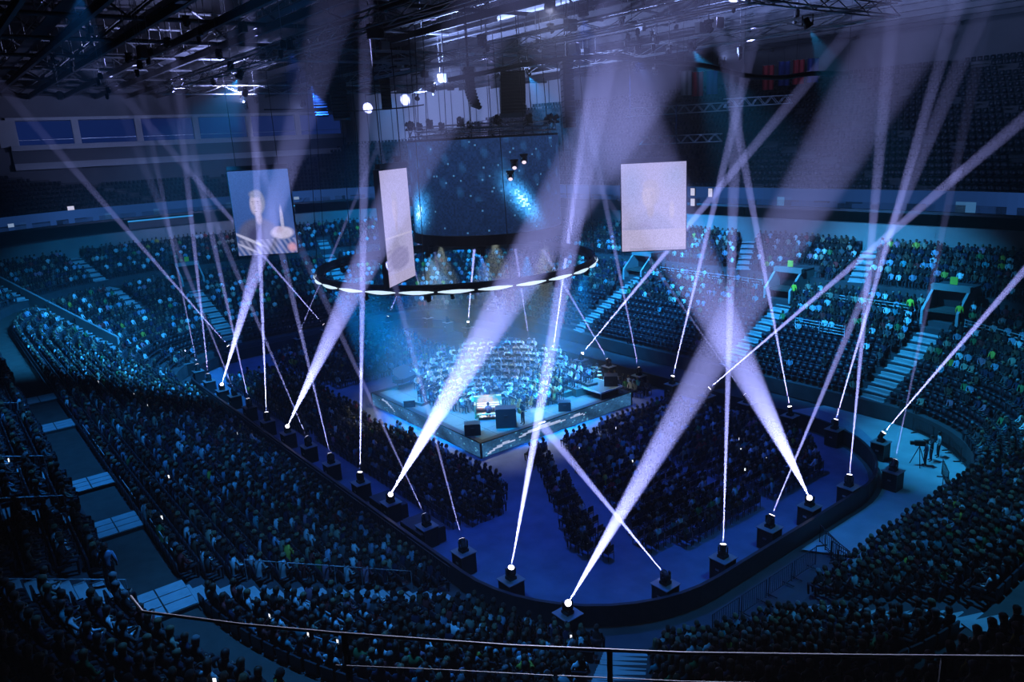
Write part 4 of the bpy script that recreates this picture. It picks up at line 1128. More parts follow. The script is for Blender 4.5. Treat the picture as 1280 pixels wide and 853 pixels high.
OL = RC+ncam*(RR-.35)+Vector((0, 0, RZ-.5)); o_ = empty('added_organ_lamp', OL, 0, 'small added warm lamp on the ring truss trained on the organ', 'stage light')  # lamp added to keep the organ warm under the blue light
h = build(MB().lathe([(.10, -.2), (.12, -.15), (.12, .1), (.15, .16)], n=12), 'housing', M_black, o_); h.rotation_mode = 'QUATERNION'; h.rotation_quaternion = (Vector((P.x, P.y, 1.9))-OL).to_track_quat('Z', 'Y')
rod('drop_pipe', (0, 0, .1), (0, 0, .5), .02, M_black, o_)
spot(o_, OL+(Vector((P.x, P.y, 1.9))-OL).normalized()*.25, (P.x, P.y, SH+.7), 14000, 11, (1.0, .34, .06), .5, .05)

# black monitor box and the standing player beside it
def speaker_box(px, wd, dp, h, label, wedge=False):
    P = spx(px); rz = math.atan2(CAM.y-P.y, CAM.x-P.x)+math.pi/2
    root = empty('stage_monitor' if wedge else 'speaker_cabinet', (P.x, P.y, SH+.025), rz, label, 'loudspeaker')
    if wedge:
        mb = MB(); mb.add([(-wd/2, -dp/2, 0), (wd/2, -dp/2, 0), (wd/2, dp/2, 0), (-wd/2, dp/2, 0), (-wd/2, -dp/2, h), (wd/2, -dp/2, h), (wd/2, dp/2, h*.25), (-wd/2, dp/2, h*.25)],
                     [(3, 2, 1, 0), (4, 5, 6, 7), (0, 1, 5, 4), (1, 2, 6, 5), (2, 3, 7, 6), (3, 0, 4, 7)])
        build(mb, 'cabinet', M_black, root); bar('handle', (0, -dp/2-.01, h*.6), (.2, .03, .08), M_blackg, root)
    else:
        bar('cabinet', (0, 0, h/2), (wd, dp, h), M_black, root); bar('grille', (0, dp/2+.012, h*.5), (wd*.9, .03, h*.88), M_blackg, root); bar('handle', (0, -dp/2-.015, h*.65), (.25, .03, .1), M_blackg, root)
        for s in (-1, 1): bar('corner_guard', (s*wd/2, -dp/2, h*.97), (.06, .06, .06), M_alu, root)
speaker_box((633, 533), 1.5, .9, 1.45, 'big black speaker cabinet beside the standing bass player')
speaker_box((591, 543), 1.15, .8, .85, 'square black monitor cabinet at the front corner of the stage')
speaker_box((512, 508), .9, .7, .55, 'low black wedge monitor on the empty side of the stage', True)
speaker_box((706, 513), .95, .7, .7, 'black monitor cabinet near the stage edge beyond the bass player')
speaker_box((764, 491), 1.1, .9, 1.5, 'tall black speaker cabinet at the far stage corner')
P = spx((654, 531)); rz = math.atan2(CAM.y-P.y, CAM.x-P.x)-math.pi/2+2.2
person(STAND['guitar'], (P.x, P.y, SH+.02), rz, (.012, .012, .016), 'dark', False, 'standing bass player in black beside the big speaker cabinet', 'person', None, 1.67, -.03)
gt = empty('bass_guitar', (P.x, P.y, SH+1.08), rz, 'dark electric bass held by the standing player', 'guitar')
build(MB().lathe([(.02, -.025), (.19, -.02), (.19, .02), (.02, .025)], n=14, sx=1.2), 'body', M_violin, gt, (-.12, -.2, -.03)).rotation_euler = (math.pi/2, 0, 0)
rod('neck', (.05, -.23, 0), (.78, -.26, .22), .022, M_wood, gt); bar('headstock', (.82, -.26, .235), (.16, .03, .07), M_wood, gt)

# grand piano and its player
P = spx((505, 483)); rz = math.radians(20)
root = empty('grand_piano', (P.x, P.y, SH), rz, 'black grand piano with raised lid at the quiet side of the stage', 'piano')
poly = [(-.75, -.95), (.75, -.95), (.75, .1), (.62, .75), (.2, 1.2), (-.35, 1.2), (-.75, .9)]
build(MB().prism(poly, .62, .98), 'case', M_blackg, root); 
lid = build(MB().prism([(x, y) for x, y in poly], 0, .03), 'lid', M_blackg, root, (-.75, 0, 1.0)); lid.location = (-.12, 0, 1.32); lid.rotation_euler = (0, math.radians(-28), 0)
bar('key_shelf', (0, -1.08, .68), (1.4, .28, .08), M_blackg, root); bar('keys', (0, -1.08, .735), (1.25, .2, .03), M_paper, root)
for x, y in ((-.6, -.7), (.6, -.7), (-.1, .9)): rod('leg', (x, y, 0), (x, y, .63), .06, M_blackg, root)
rod('lid_prop', (.6, 0, .95), (.66, 0, 1.68), .015, M_blackg, root); bar('music_desk', (0, -.6, 1.1), (.8, .04, .3), M_paper, root)
off = Matrix.Rotation(rz, 3, 'Z') @ Vector((0, -1.62, 0))
root = empty('piano_stool', (P.x+off.x, P.y+off.y, SH), rz, 'black stool at the grand piano', 'stool'); bar('seat', (0, 0, .47), (.6, .38, .08), M_blackg, root)
for x in (-.24, .24):
    for y in (-.14, .14): rod('leg', (x, y, 0), (x, y, .45), .02, M_blackg, root)
person(PLAY['wind'], (P.x+off.x, P.y+off.y, SH+.02), rz+math.pi, (.75, .76, .78), 'fair', True, 'piano player in a white shirt at the grand piano', 'person', None)

# riser with a drummer behind a clear screen
P = spx((742, 494)); root = empty('riser', (P.x, P.y-.6, SH), 0, 'white topped platform riser on legs beside the drummer', 'riser')
bar('platform', (0, 0, .62), (2.9, 2.4, .1), M_deck, root)
for s in (-1, 1): bar('edge_trim', (0, s*1.22, .62), (2.9, .05, .12), M_white, root); bar('edge_trim', (s*1.47, 0, .62), (.05, 2.4, .12), M_white, root)
for x in (-1.3, 1.3):
    for y in (-1.05, 1.05): rod('leg', (x, y, 0), (x, y, .58), .04, M_alu, root)
P = spx((742, 478)); DK = Vector((P.x, P.y-.4, SH))
root = empty('drum_kit', DK, math.radians(140), 'drum kit with brass cymbals in the clear booth', 'drum kit')
def drum(nm, c, r_, h_, tilt=0, m=M_white):
    o = build(MB().lathe([(r_*.98, 0), (r_, .02), (r_, h_-.02), (r_*.98, h_)], n=16), nm, [M_violin], root, c); o.rotation_euler = (tilt, 0, 0)
    build(MB().lathe([(r_*.97, h_), (r_*.97, h_+.012)], n=16), 'drum_head', M_paper, o)
drum('bass_drum', (0, -.2, .3), .3, .42, math.pi/2); drum('snare_drum', (-.3, .25, .6), .18, .15); drum('tom', (-.2, -.25, .72), .16, .2, .3); drum('tom', (.2, -.25, .72), .17, .2, .3); drum('floor_tom', (.5, .2, .3), .21, .38)
for x, y, z in ((-.55, -.25, 1.1), (.6, -.3, 1.15), (-.6, .2, .95)):
    o = build(MB().lathe([(.24, 0), (.05, .03), (.02, .05)], n=16), 'cymbal', M_brass, root, (x, y, z)); rod('stand', (x, y, 0), (x, y, z), .012, M_alu, root)
root = empty('drum_booth', DK, math.radians(140), 'clear acrylic drum booth of upright panes', 'acrylic screen')
for k in range(6):
    a = math.radians(200+k*28); o = bar('pane', (1.6*math.cos(a), 1.6*math.sin(a), .9), (.78, .02, 1.8), M_boardglass, root, a+math.pi/2)
person(PLAY['violin'], (DK.x+.5, DK.y-.5, SH), math.radians(140)+math.pi*0, (.5, .5, .52), 'dark', False, 'drummer in a grey shirt inside the clear booth', 'person', None)

# ---------------------------------------------------------------- orchestra
CHAIR_ME = MB().box((0, 0, .45), (.42, .40, .05)).box((0, .2, .72), (.40, .04, .32)).box((-.18, -.17, .22), (.03, .03, .44)).box((.18, -.17, .22), (.03, .03, .44)).box((-.18, .19, .43), (.03, .03, .86)).box((.18, .19, .43), (.03, .03, .86)).mesh('orchestra_chair', M_black)
STAND_POST = MB().tube((0, 0, 0), (0, 0, 1.0), .015, n=6).mesh('post', M_black)
STAND_DESK = MB().box((0, 0, 0), (.52, .02, .36)).mesh('desk', M_black)
STAND_SHEET = MB().box((-.13, .016, .01), (.25, .008, .34)).box((.13, .016, .01), (.25, .008, .34)).mesh('sheet_music', M_paper)
STAND_FOOT = MB().tube((0, 0, .12), (.25, 0, 0), .012, n=5).tube((0, 0, .12), (-.13, .22, 0), .012, n=5).tube((0, 0, .12), (-.13, -.22, 0), .012, n=5).mesh('tripod_foot', M_black)
def fiddle(L, wd, th):
    mb = MB(); prof = [(0, .30), (.06, .42), (.18, .5), (.30, .47), (.42, .36), (.52, .33), (.62, .40), (.74, .46), (.86, .40), (.95, .25), (1, .05)]
    bl = L*.6; V = []
    for s, hw in prof: V += [(-hw*wd, 0, s*bl), (hw*wd, 0, s*bl), (hw*wd*.97, -th, s*bl), (-hw*wd*.97, -th, s*bl)]
    F_ = [(4*i+k, 4*i+(k+1) % 4, 4*i+4+(k+1) % 4, 4*i+4+k) for i in range(len(prof)-1) for k in range(4)]+[(0, 1, 2, 3), tuple(4*(len(prof)-1)+k for k in (3, 2, 1, 0))]
    mb.add(V, F_, 0); mb.box((0, -.004-th, bl*.75), (wd*.14, .012, bl*.9), 1); mb.box((0, -th*.6, bl+L*.17), (wd*.12, th*.6, L*.36), 1); mb.box((0, -th*.6, L), (wd*.2, th*.7, L*.08), 0)
    return mb.mesh('string_instrument', [M_violin, M_black])
VIOLIN, CELLO, BASS = fiddle(.60, .22, .05), fiddle(1.22, .44, .14), fiddle(1.85, .66, .2)
BOW = MB().tube((0, 0, 0), (0, 0, .72), .009, n=5).mesh('bow', M_paper)
FLUTE = MB().tube((0, 0, 0), (0, 0, .66), .013, n=6).mesh('flute', M_alu)
HORN = MB().lathe([(.14, 0), (.07, .05), (.03, .14), (.016, .5), (.014, .55)], n=12).mesh('trumpet', M_brass)
cond = Vector((-6.2, 2.2, SH)); podc = Vector((-4.2, .2, SH))
TOPS = {'white shirt': (.72, .73, .74), 'pale grey shirt': (.45, .46, .48), 'black suit': (.018, .018, .022), 'navy suit': (.03, .035, .07), 'cream blouse': (.62, .56, .44), 'light blue shirt': (.30, .40, .55)}
OC = Vector((-1.3, -3.0, 0))
n_mus = 0
def musician(x, y, kind, tops, SH=SH):
    global n_mus
    rz = math.atan2(cond.y-y, cond.x-x)+math.pi/2+random.uniform(-.15, .15)
    tn = random.choice(tops); hc = random.choice(('dark', 'brown', 'fair', 'grey', 'brown')); lg = random.random() < .45
    R = Matrix.Rotation(rz, 3, 'Z')
    ch = link('orchestra_chair', CHAIR_ME, None, (x, y, SH), rz); tag(ch, 'black orchestra chair on the stage', 'chair', 'orchestra chairs')
    where = {'violin': 'playing the violin', 'cello': 'playing the cello', 'bass': 'playing the double bass', 'flute': 'playing the flute', 'trumpet': 'playing the trumpet', 'lap': 'hands in lap'}[kind]
    me = PLAY[{'violin': 'violin', 'cello': 'cello', 'bass': 'cello', 'flute': 'wind', 'trumpet': 'wind', 'lap': 'lap'}[kind]]
    person(me, (x, y, SH+.01), rz, TOPS[tn], hc, lg, f'seated musician with {"long" if lg else "short"} {hc} hair in a {tn}, {where}', 'person', 'orchestra musicians', name='musician')
    def at(v): q = R @ Vector(v); return (x+q.x, y+q.y, SH+q.z)
    if kind == 'violin':
        i = link('violin', VIOLIN, None, at((.10, -.06, 1.13)), rz); i.rotation_euler = (math.radians(82), math.radians(10), rz); tag(i, 'brown violin tucked under the chin of a musician', 'violin', 'violins in the orchestra')
        b = link('bow', BOW, None, at((-.06, -.36, 1.08))); b.rotation_euler = (math.radians(25), math.radians(70), rz); tag(b, 'pale violin bow in the hand of a musician', 'bow', 'violin bows in the orchestra')
    elif kind == 'cello':
        i = link('cello', CELLO, None, at((.0, -.46, .22)), rz); i.rotation_euler = (math.radians(-16), 0, rz); tag(i, 'brown cello standing between the knees of a musician', 'cello', 'cellos in the orchestra')
    elif kind == 'bass':
        i = link('double_bass', BASS, None, at((.1, -.66, .12)), rz); i.rotation_euler = (math.radians(-12), 0, rz); tag(i, 'tall brown double bass held by a musician', 'double bass', 'double basses in the orchestra')
    elif kind == 'flute':
        i = link('flute', FLUTE, None, at((.08, -.16, 1.22)), rz); i.rotation_euler = (math.radians(10), math.radians(-100), rz); tag(i, 'silver flute raised by a musician', 'flute', 'flutes in the orchestra')
    elif kind == 'trumpet':
        i = link('trumpet', HORN, None, at((0, -.68, 1.12)), rz); i.rotation_euler = (math.radians(-86), 0, rz); tag(i, 'brass trumpet raised by a musician', 'trumpet', 'trumpets in the orchestra')
    if n_mus % 2 == 0 or kind != 'violin':
        q = at((.15, -.85, 0)); r_ = empty('music_stand', q, rz, 'black music stand with white sheet music on the stage', 'music stand', 'orchestra music stands')
        link('post', STAND_POST, r_); link('tripod_foot', STAND_FOOT, r_)
        dk = link('desk', STAND_DESK, r_, (0, 0, 1.08)); dk.rotation_euler = (math.radians(35), 0, 0); link('sheet_music', STAND_SHEET, dk)
    n_mus += 1
RIS = {}
for ring_k, rad in enumerate((2.6, 3.7, 4.75, 5.8, 6.85, 7.9, 8.95, 10.0, 11.05, 12.1, 13.1)):
    a0 = math.radians(-104); a1 = math.radians(14)
    n = int(rad*(a1-a0)/.92); hgt = max(0, ring_k-3)*.22
    for k in range(n):
        a = a0+(a1-a0)*(k+.5)/n+random.uniform(-.03, .03)
        x = cond.x+rad*math.cos(a); y = cond.y+rad*math.sin(a)
        if not (SX0+2.2 < x < SX1-.7 and SY0+.8 < y < SY1-1.0): continue
        if math.hypot(x-podc.x, y-podc.y) < 1.1 or math.hypot(x-ORG.x, y-ORG.y) < 1.9 or math.hypot(x-DK.x, y-DK.y) < 2.3: continue
        if x > 2.6 and y > 1.2: continue
        if ring_k >= 5 and a > math.radians(0): continue
        kind = ('violin' if ring_k < 4 and a > math.radians(-74) else 'cello' if ring_k < 4 else 'bass' if (ring_k in (4, 5) and a < math.radians(-72)) else random.choice(('flute', 'trumpet', 'lap', 'flute')) if ring_k > 4 else random.choice(('violin', 'flute')))
        musician(x, y, kind, list(TOPS) if ring_k < 6 else ['white shirt', 'cream blouse', 'pale grey shirt', 'light blue shirt'], SH+hgt)
        if hgt > 0:
            
            if ring_k not in RIS: RIS[ring_k] = empty('orchestra_riser', (cond.x, cond.y, SH), 0, f'curved grey riser under the {ORD[ring_k]} row of the orchestra', 'riser', 'orchestra risers')
            bar('riser_block', (x-cond.x, y-cond.y, hgt/2), (.9, 1.02, hgt), M_deck, RIS[ring_k], a+math.pi/2)
for dx in range(3):
    for dy in range(3):
        q = spx((545, 487)); musician(q.x+dx*.95-.9, q.y+dy*1.1-1.0, 'violin' if dy < 2 else 'lap', ['white shirt', 'cream blouse', 'navy suit'])
pod = empty('podium', (podc.x, podc.y, SH), math.radians(145), 'low grey conductor podium with a rail before the orchestra', 'podium'); bar('platform', (0, 0, .12), (1.1, 1.1, .22), M_deck, pod)
for s in (-.5, .5): rod('rail_post', (s, -.5, .2), (s, -.5, 1.1), .02, M_alu, pod)
rod('rail_bar', (-.5, -.5, 1.1), (.5, -.5, 1.1), .02, M_alu, pod)
person(STAND['gesture'], (podc.x, podc.y, SH+.24), math.atan2(-4.5-podc.y, 0.0-podc.x)+math.pi/2, (.015, .015, .02), 'grey', False, 'conductor in a black suit with raised arms before the orchestra', 'person', None, 1.67, -.03)

# ================================================================== SPECTATORS AND SEATS
PALETTE = [('black jacket', (.008, .008, .010), .40), ('dark blue jacket', (.012, .016, .045), .17), ('grey jumper', (.08, .08, .085), .10), ('white shirt', (.80, .81, .82), .11),
           ('pale blue shirt', (.32, .42, .55), .07), ('beige coat', (.38, .32, .23), .06), ('red jumper', (.32, .03, .03), .035), ('brown coat', (.09, .05, .03), .07), ('pink top', (.55, .22, .30), .02),
           ('green jumper', (.06, .22, .07), .02), ('teal top', (.05, .30, .33), .025), ('yellow top', (.6, .45, .06), .01)]
PN = [p[0] for p in PALETTE]; PC = np.array([p[1] for p in PALETTE]); PW = np.array([p[2] for p in PALETTE]); PW = PW/PW.sum()

def low_person():
    """light seated figure used for the far crowd; returns verts, tris/quads, colour slot per face (0 skin 1 hair 2 top 3 trousers)"""
    mb = MB()
    def ring(n, c, rx, ry, tilt=0): return [(c[0]+rx*math.cos(math.tau*k/n), c[1]+ry*math.sin(math.tau*k/n), c[2]) for k in range(n)]
    n = 6; rs = [ring(n, (0, .04, .42), .19, .14), ring(n, (0, .05, .70), .17, .12), ring(n, (0, .04, .98), .22, .12), ring(n, (0, .03, 1.09), .09, .07), ring(n, (0, .01, 1.16), .06, .06)]
    V = [v for r_ in rs for v in r_]; F_ = [(i*n+k, i*n+(k+1) % n, (i+1)*n+(k+1) % n, (i+1)*n+k) for i in range(4) for k in range(n)]
    mb.add(V, F_, 2)
    hs = [ring(6, (0, -.01, 1.13), .06, .07), ring(6, (0, -.01, 1.20), .095, .105), ring(6, (0, 0, 1.29), .098, .11)]
    mb.add([v for r_ in hs for v in r_], [(i*6+k, i*6+(k+1) % 6, (i+1)*6+(k+1) % 6, (i+1)*6+k) for i in range(2) for k in range(6)], 0)
    ht = [ring(6, (0, .02, 1.27), .108, .115), ring(6, (0, .015, 1.36), .08, .09)]
    mb.add([v for r_ in ht for v in r_]+[(0, .01, 1.39)], [(k, (k+1) % 6, 6+(k+1) % 6, 6+k) for k in range(6)]+[(6+k, 6+(k+1) % 6, 12) for k in range(6)], 1)
    mb.add([(-.09, .125, 1.27), (.09, .125, 1.27), (.08, .11, 1.14), (-.08, .11, 1.14)], [(0, 1, 2, 3)], 1)
    for s in (-1, 1):
        mb.tube((s*.21, .03, 1.02), (s*.25, -.06, .78), .06, .045, n=4, mi=2, cap=False); mb.tube((s*.25, -.06, .78), (s*.08, -.26, .66), .045, .035, n=4, mi=2, cap=False); mb.box((s*.07, -.28, .66), (.07, .08, .05), 0)
        mb.tube((s*.10, .0, .52), (s*.13, -.44, .53), .09, .065, n=4, mi=3, cap=True); mb.tube((s*.13, -.44, .55), (s*.13, -.42, .05), .065, .05, n=4, mi=3, cap=False)
    return np.array(mb.v, np.float32), mb.f, np.array(mb.m)
LV, LF, LM = low_person()

# candidate seats in the lower bowl
def seg_points(P, step):
    q = outline(P, 30, 30); q = np.vstack([q, q[:1]]); d = np.linalg.norm(np.diff(q, axis=0), axis=1); c = np.concatenate([[0], np.cumsum(d)])
    s = np.arange(step/2, c[-1], step); x = np.interp(s, c, q[:, 0]); y = np.interp(s, c, q[:, 1])
    k = np.clip(np.searchsorted(c, s)-1, 0, len(d)-1); t = (q[k+1]-q[k])/d[k][:, None]
    return x, y, t     # outline runs clockwise seen from above: outward normal is on the left hand
SEATS = []
for i in range(NB):
    if i in AISLE_ROWS: continue
    X, Y, T = seg_points(par((i+.62)/NROW), .58)
    for x, y, t in zip(X, Y, T):
        z = row_z(i)
        if not in_frame((x, y, z+1), 190): continue
        if in_stair(x, y) or in_vom(x, y): continue
        inward = (t[1], -t[0])
        rz = math.atan2(inward[1], inward[0])+math.pi/2
        SEATS.append((x, y, z, rz, i))
def occupied(x, y, i):
    if y < -18 and -22.5 < x < 20 and i <= 6: return random.random() < .05      # covered front rows on the cyan side
    if y < -18 and x < -22.5 and i <= 4: return random.random() < .25
    if x > 31 and abs(y) < 15 and i <= 2: return False
    if y > 15 and x > 18 and i <= 2: return random.random() < .3
    return random.random() < .93
OCC = [s for s in SEATS if occupied(s[0], s[1], s[4])]
# floor seating blocks: polygon corners on the floor
def in_poly(x, y, P):
    c = False; j = len(P)-1
    for i in range(len(P)):
        if (P[i][1] > y) != (P[j][1] > y) and x < (P[j][0]-P[i][0])*(y-P[i][1])/(P[j][1]-P[i][1])+P[i][0]: c = not c
        j = i
    return c
BLOCKS = [([(-12.4, 3.4), (-12.4, -12.6), (-24.0, -12.8), (-27.8, -8.0), (-27.6, 2.5), (-25.2, 8.0), (-23.4, 8.8), (-15.0, 3.8)], 'end'),
          ([(2.2, 7.4), (2.2, 12.4), (-16.6, 12.6), (-17.6, 9.0), (-13.4, 6.2)], 'side'), ([(13, -8), (13, 5.5), (27.5, 6.0), (27.5, -9)], 'far'),
          ([(-9, -11.3), (6, -11.3), (6, -12.9), (-9, -12.9)], 'back'), ([(3.8, 7.4), (3.8, 12.2), (22, 12.2), (22, 7.4)], 'side')]
FLOORS = []
for P, kd in BLOCKS:
    xs = [p[0] for p in P]; ys = [p[1] for p in P]
    if kd in ('end', 'far'): gx, gy = .95, .56
    else: gx, gy = .56, .95
    for x in np.arange(min(xs), max(xs), gx):
        for y in np.arange(min(ys), max(ys), gy):
            if kd == 'end' and (abs(y+3.0) < .5 or (x < -9 and abs((x+29.7)*-.422-(y-8.8)*.906) < .75)): continue
            if in_poly(x, y, P):
                f = {'end': (1, 0), 'far': (-1, 0), 'side': (0, -1), 'back': (0, 1)}[kd]
                FLOORS.append((x, y, .02, math.atan2(f[1], f[0])+math.pi/2, kd))
FOCC = [s for s in FLOORS if random.random() < (.62 if (s[4] == 'end' and s[0] < -19 and s[1] > -6) else .88)]

camv = np.array((CAM.x, CAM.y, CAM.z))
def dist(s): return math.dist((s[0], s[1], s[2]+1), CAM)
allp = sorted(OCC+FOCC, key=dist)
inv = [s for s in allp if in_frame((s[0], s[1], s[2]+1), 0)]
NEAR = inv[:300]; _n = {id(s) for s in NEAR}; FAR = [s for s in allp if id(s) not in _n]

def section(x, y):
    if x > -24.2 and y > 14: return ('of the long stand', 'spectators in the long stand')
    if y > 9 and x > -33.2: return ('beside the lit stair', 'spectators beside the lit stair')
    if y > 12.5: return ('of the stand corner', 'spectators in the stand corner')
    return ('of the end stand', 'spectators in the end stand')
POSES = list(SEATED); PWT = [.55, .14, .12, .03, .16]
phones = []
for (x, y, z, rz, k) in NEAR:
    ci = rng.choice(len(PALETTE), p=PW); pose = random.choices(POSES, PWT)[0]; hc = random.choices(('dark', 'brown', 'fair', 'grey'), (.4, .3, .18, .12))[0]; lg = random.random() < .45
    lab, grp = section(x, y); lab = f'{ORD[k] if isinstance(k, int) else "floor"} row {lab}'
    lean = .16 if pose.startswith('leaning') else 0.
    o = person(SEATED[pose], (x+random.uniform(-.05, .05), y+random.uniform(-.05, .05), z), rz+random.uniform(-.25, .25), tuple(PC[ci]*random.uniform(.7, 1.2)), hc, lg,
           f'{hc}-haired spectator in a {PN[ci]}, {pose}, {lab}', 'person', grp, 1.27, -.01-lean*1.1, name='spectator', scale=random.uniform(.95, 1.06))
    if pose == 'raising a phone': phones.append((o, (.10, -.40, 1.22), lab, grp))
for o, v, lab, grp in phones:
    R = Matrix.Rotation(o.rotation_euler.z, 3, 'Z'); q = R @ (Vector(v)*o.scale.x)
    r_ = empty('phone', o.location+q, o.rotation_euler.z, 'glowing phone held up by a spectator '+lab, 'phone', 'phones of '+grp)
    bar('body', (0, 0, 0), (.075, .010, .15), M_black, r_); bar('display', (0, .007, 0), (.068, .004, .14), M_phone, r_)

# the rest of the crowd as one mass
N = len(FAR); nv, nf = len(LV), len(LF)
S = np.array([(s[0], s[1], s[2], s[3]) for s in FAR]); S[:, :2] += rng.uniform(-.05, .05, (N, 2)); S[:, 3] += rng.uniform(-.3, .3, N); sca = rng.uniform(.93, 1.06, N)
c_, s_ = np.cos(S[:, 3]), np.sin(S[:, 3]); lean = rng.uniform(-.02, .16, N)
lx = LV[None, :, 0]*sca[:, None]; ly = (LV[None, :, 1]-lean[:, None]*np.clip(LV[None, :, 2]-.5, 0, 1))*sca[:, None]; lz = LV[None, :, 2]*sca[:, None]
V = np.stack([S[:, 0:1]+lx*c_[:, None]-ly*s_[:, None], S[:, 1:2]+lx*s_[:, None]+ly*c_[:, None], S[:, 2:3]+lz], 2).reshape(-1, 3)
lens = np.array([len(f) for f in LF]); flat = np.concatenate([np.array(f) for f in LF])
loops = (np.arange(N)[:, None]*nv+flat[None]).ravel(); starts = (np.arange(N)[:, None]*lens.sum()+np.concatenate([[0], np.cumsum(lens)[:-1]])[None]).ravel()
me = bpy.data.meshes.new('crowd'); me.vertices.add(len(V)); me.vertices.foreach_set('co', V.astype(np.float32).ravel())
me.loops.add(len(loops)); me.loops.foreach_set('vertex_index', loops.astype(np.int32)); me.polygons.add(N*nf)
me.polygons.foreach_set('loop_start', starts.astype(np.int32)); me.update(calc_edges=True); me.validate()
hairs = np.array(list(HAIRCOL.values())); skin = np.array((.20, .13, .10))
top = PC[rng.choice(len(PALETTE), N, p=PW)]*rng.uniform(.7, 1.25, (N, 1)); hr = hairs[rng.choice(4, N, p=(.4, .3, .18, .12))]; tr = np.array((.02, .022, .03))*rng.uniform(.6, 2.2, (N, 1)); sk = skin[None]*rng.uniform(.7, 1.15, (N, 1))
tab = np.stack([sk, hr, top, tr], 1); fc = tab[:, LM, :].reshape(-1, 3)
a = me.attributes.new('col', 'FLOAT_COLOR', 'FACE')
if len(me.polygons) == len(fc): a.data.foreach_set('color', np.concatenate([fc, np.ones((len(fc), 1))], 1).astype(np.float32).ravel())
else: print('CROWD FACES DIFFER', len(me.polygons), len(fc))
me.materials.append(M_crowd)
o = link('crowd', me); tag(o, 'dense seated crowd filling the stands and the floor seats', 'crowd', kind='stuff')
print('spectators', len(NEAR), 'crowd', N, 'faces', len(fc))

# lit phones scattered in the farther crowd
cand = [s for s in FAR if dist(s) < 75]
for s in random.sample(cand, 30):
    x, y, z, rz = s[:4]; R = Matrix.Rotation(rz, 3, 'Z'); q = R @ Vector((.08, -.34, 1.0+random.uniform(-.2, .25)))
    o = bar('phone', (x+q.x, y+q.y, z+q.z), (.08, .012, .16), M_phone, None, rz+random.uniform(-.6, .6)); tag(o, 'tiny glowing phone among the crowd', 'phone', 'phones glowing in the crowd')

# folding seats: the nearest one by one, the rest as one mass
mb = MB(); mb.box((0, .02, .43), (.46, .40, .06)).box((0, .24, .66), (.46, .06, .46)).box((-.24, .1, .5), (.03, .3, .05)).box((.24, .1, .5), (.03, .3, .05)).box((0, .2, .2), (.1, .08, .4))
SEAT_ME = mb.mesh('stadium_seat', M_seat); SV = np.array(mb.v, np.float32); SF = mb.f
mb = MB(); mb.box((0, .24, .66), (.46, .06, .46)).box((0, .04, .44), (.46, .38, .06)); UV_, UF = np.array(mb.v, np.float32), mb.f
def mass(name, places, bv, bf, m, label, cat):
    N = len(places)
    P = np.array([(p[0], p[1], p[2], p[3]) for p in places]); c_, s_ = np.cos(P[:, 3]), np.sin(P[:, 3])
    V = np.stack([P[:, 0:1]+bv[None, :, 0]*c_[:, None]-bv[None, :, 1]*s_[:, None], P[:, 1:2]+bv[None, :, 0]*s_[:, None]+bv[None, :, 1]*c_[:, None], P[:, 2:3]+bv[None, :, 2]+0*c_[:, None]], 2).reshape(-1, 3)
    Fq = (np.arange(N)[:, None, None]*len(bv)+np.array(bf)[None]).reshape(-1, 4)
    me = bpy.data.meshes.new(name); me.vertices.add(len(V)); me.vertices.foreach_set('co', V.astype(np.float32).ravel())
    me.loops.add(Fq.size); me.loops.foreach_set('vertex_index', Fq.ravel().astype(np.int32)); me.polygons.add(len(Fq)); me.polygons.foreach_set('loop_start', np.arange(0, Fq.size, 4, dtype=np.int32)); me.update(calc_edges=True)
    me.materials.append(m); o = link(name, me); return tag(o, label, cat, kind='stuff')
byd = sorted(SEATS, key=lambda s: (not in_frame((s[0], s[1], s[2]+.5), 0), dist(s)))
cnt = {}
for (x, y, z, rz, k) in sorted(byd[:300], key=lambda s: (s[4], -math.atan2(s[1]-8, s[0]+20) % math.tau)):
    cnt[k] = cnt.get(k, 0)+1
    o = link('stadium_seat', SEAT_ME, None, (x, y, z), rz); lab, grp = section(x, y); tag(o, f'navy folding seat, {ORD[cnt[k]-1]} along in the {ORD[k]} row {lab}', 'seat', 'seats of '+grp)
UPS = []
for i in range(NUP):
    q = outline(par_up((i+.6)/NUP), 40, 40, US); d = np.linalg.norm(np.diff(q, axis=0), axis=1); c = np.concatenate([[0], np.cumsum(d)]); s = np.arange(.3, c[-1], .6)
    x = np.interp(s, c, q[:, 0]); y = np.interp(s, c, q[:, 1]); k = np.clip(np.searchsorted(c, s)-1, 0, len(d)-1); t = (q[k+1]-q[k])/d[k][:, None]
    for X, Y, tt, ss in zip(x, y, t, s):
        if X > 76 or not in_frame((X, Y, up_z(i)+.5), 5): continue
        if (ss % 17.0) < 1.3: continue
        UPS.append((X, Y, up_z(i), math.atan2(-tt[0], tt[1])+math.pi/2))
mass('stadium_seating', [s[:4] for s in byd[300:]]+UPS, UV_, UF, M_seat, 'rows of dark navy folding seats in both tiers', 'seats')
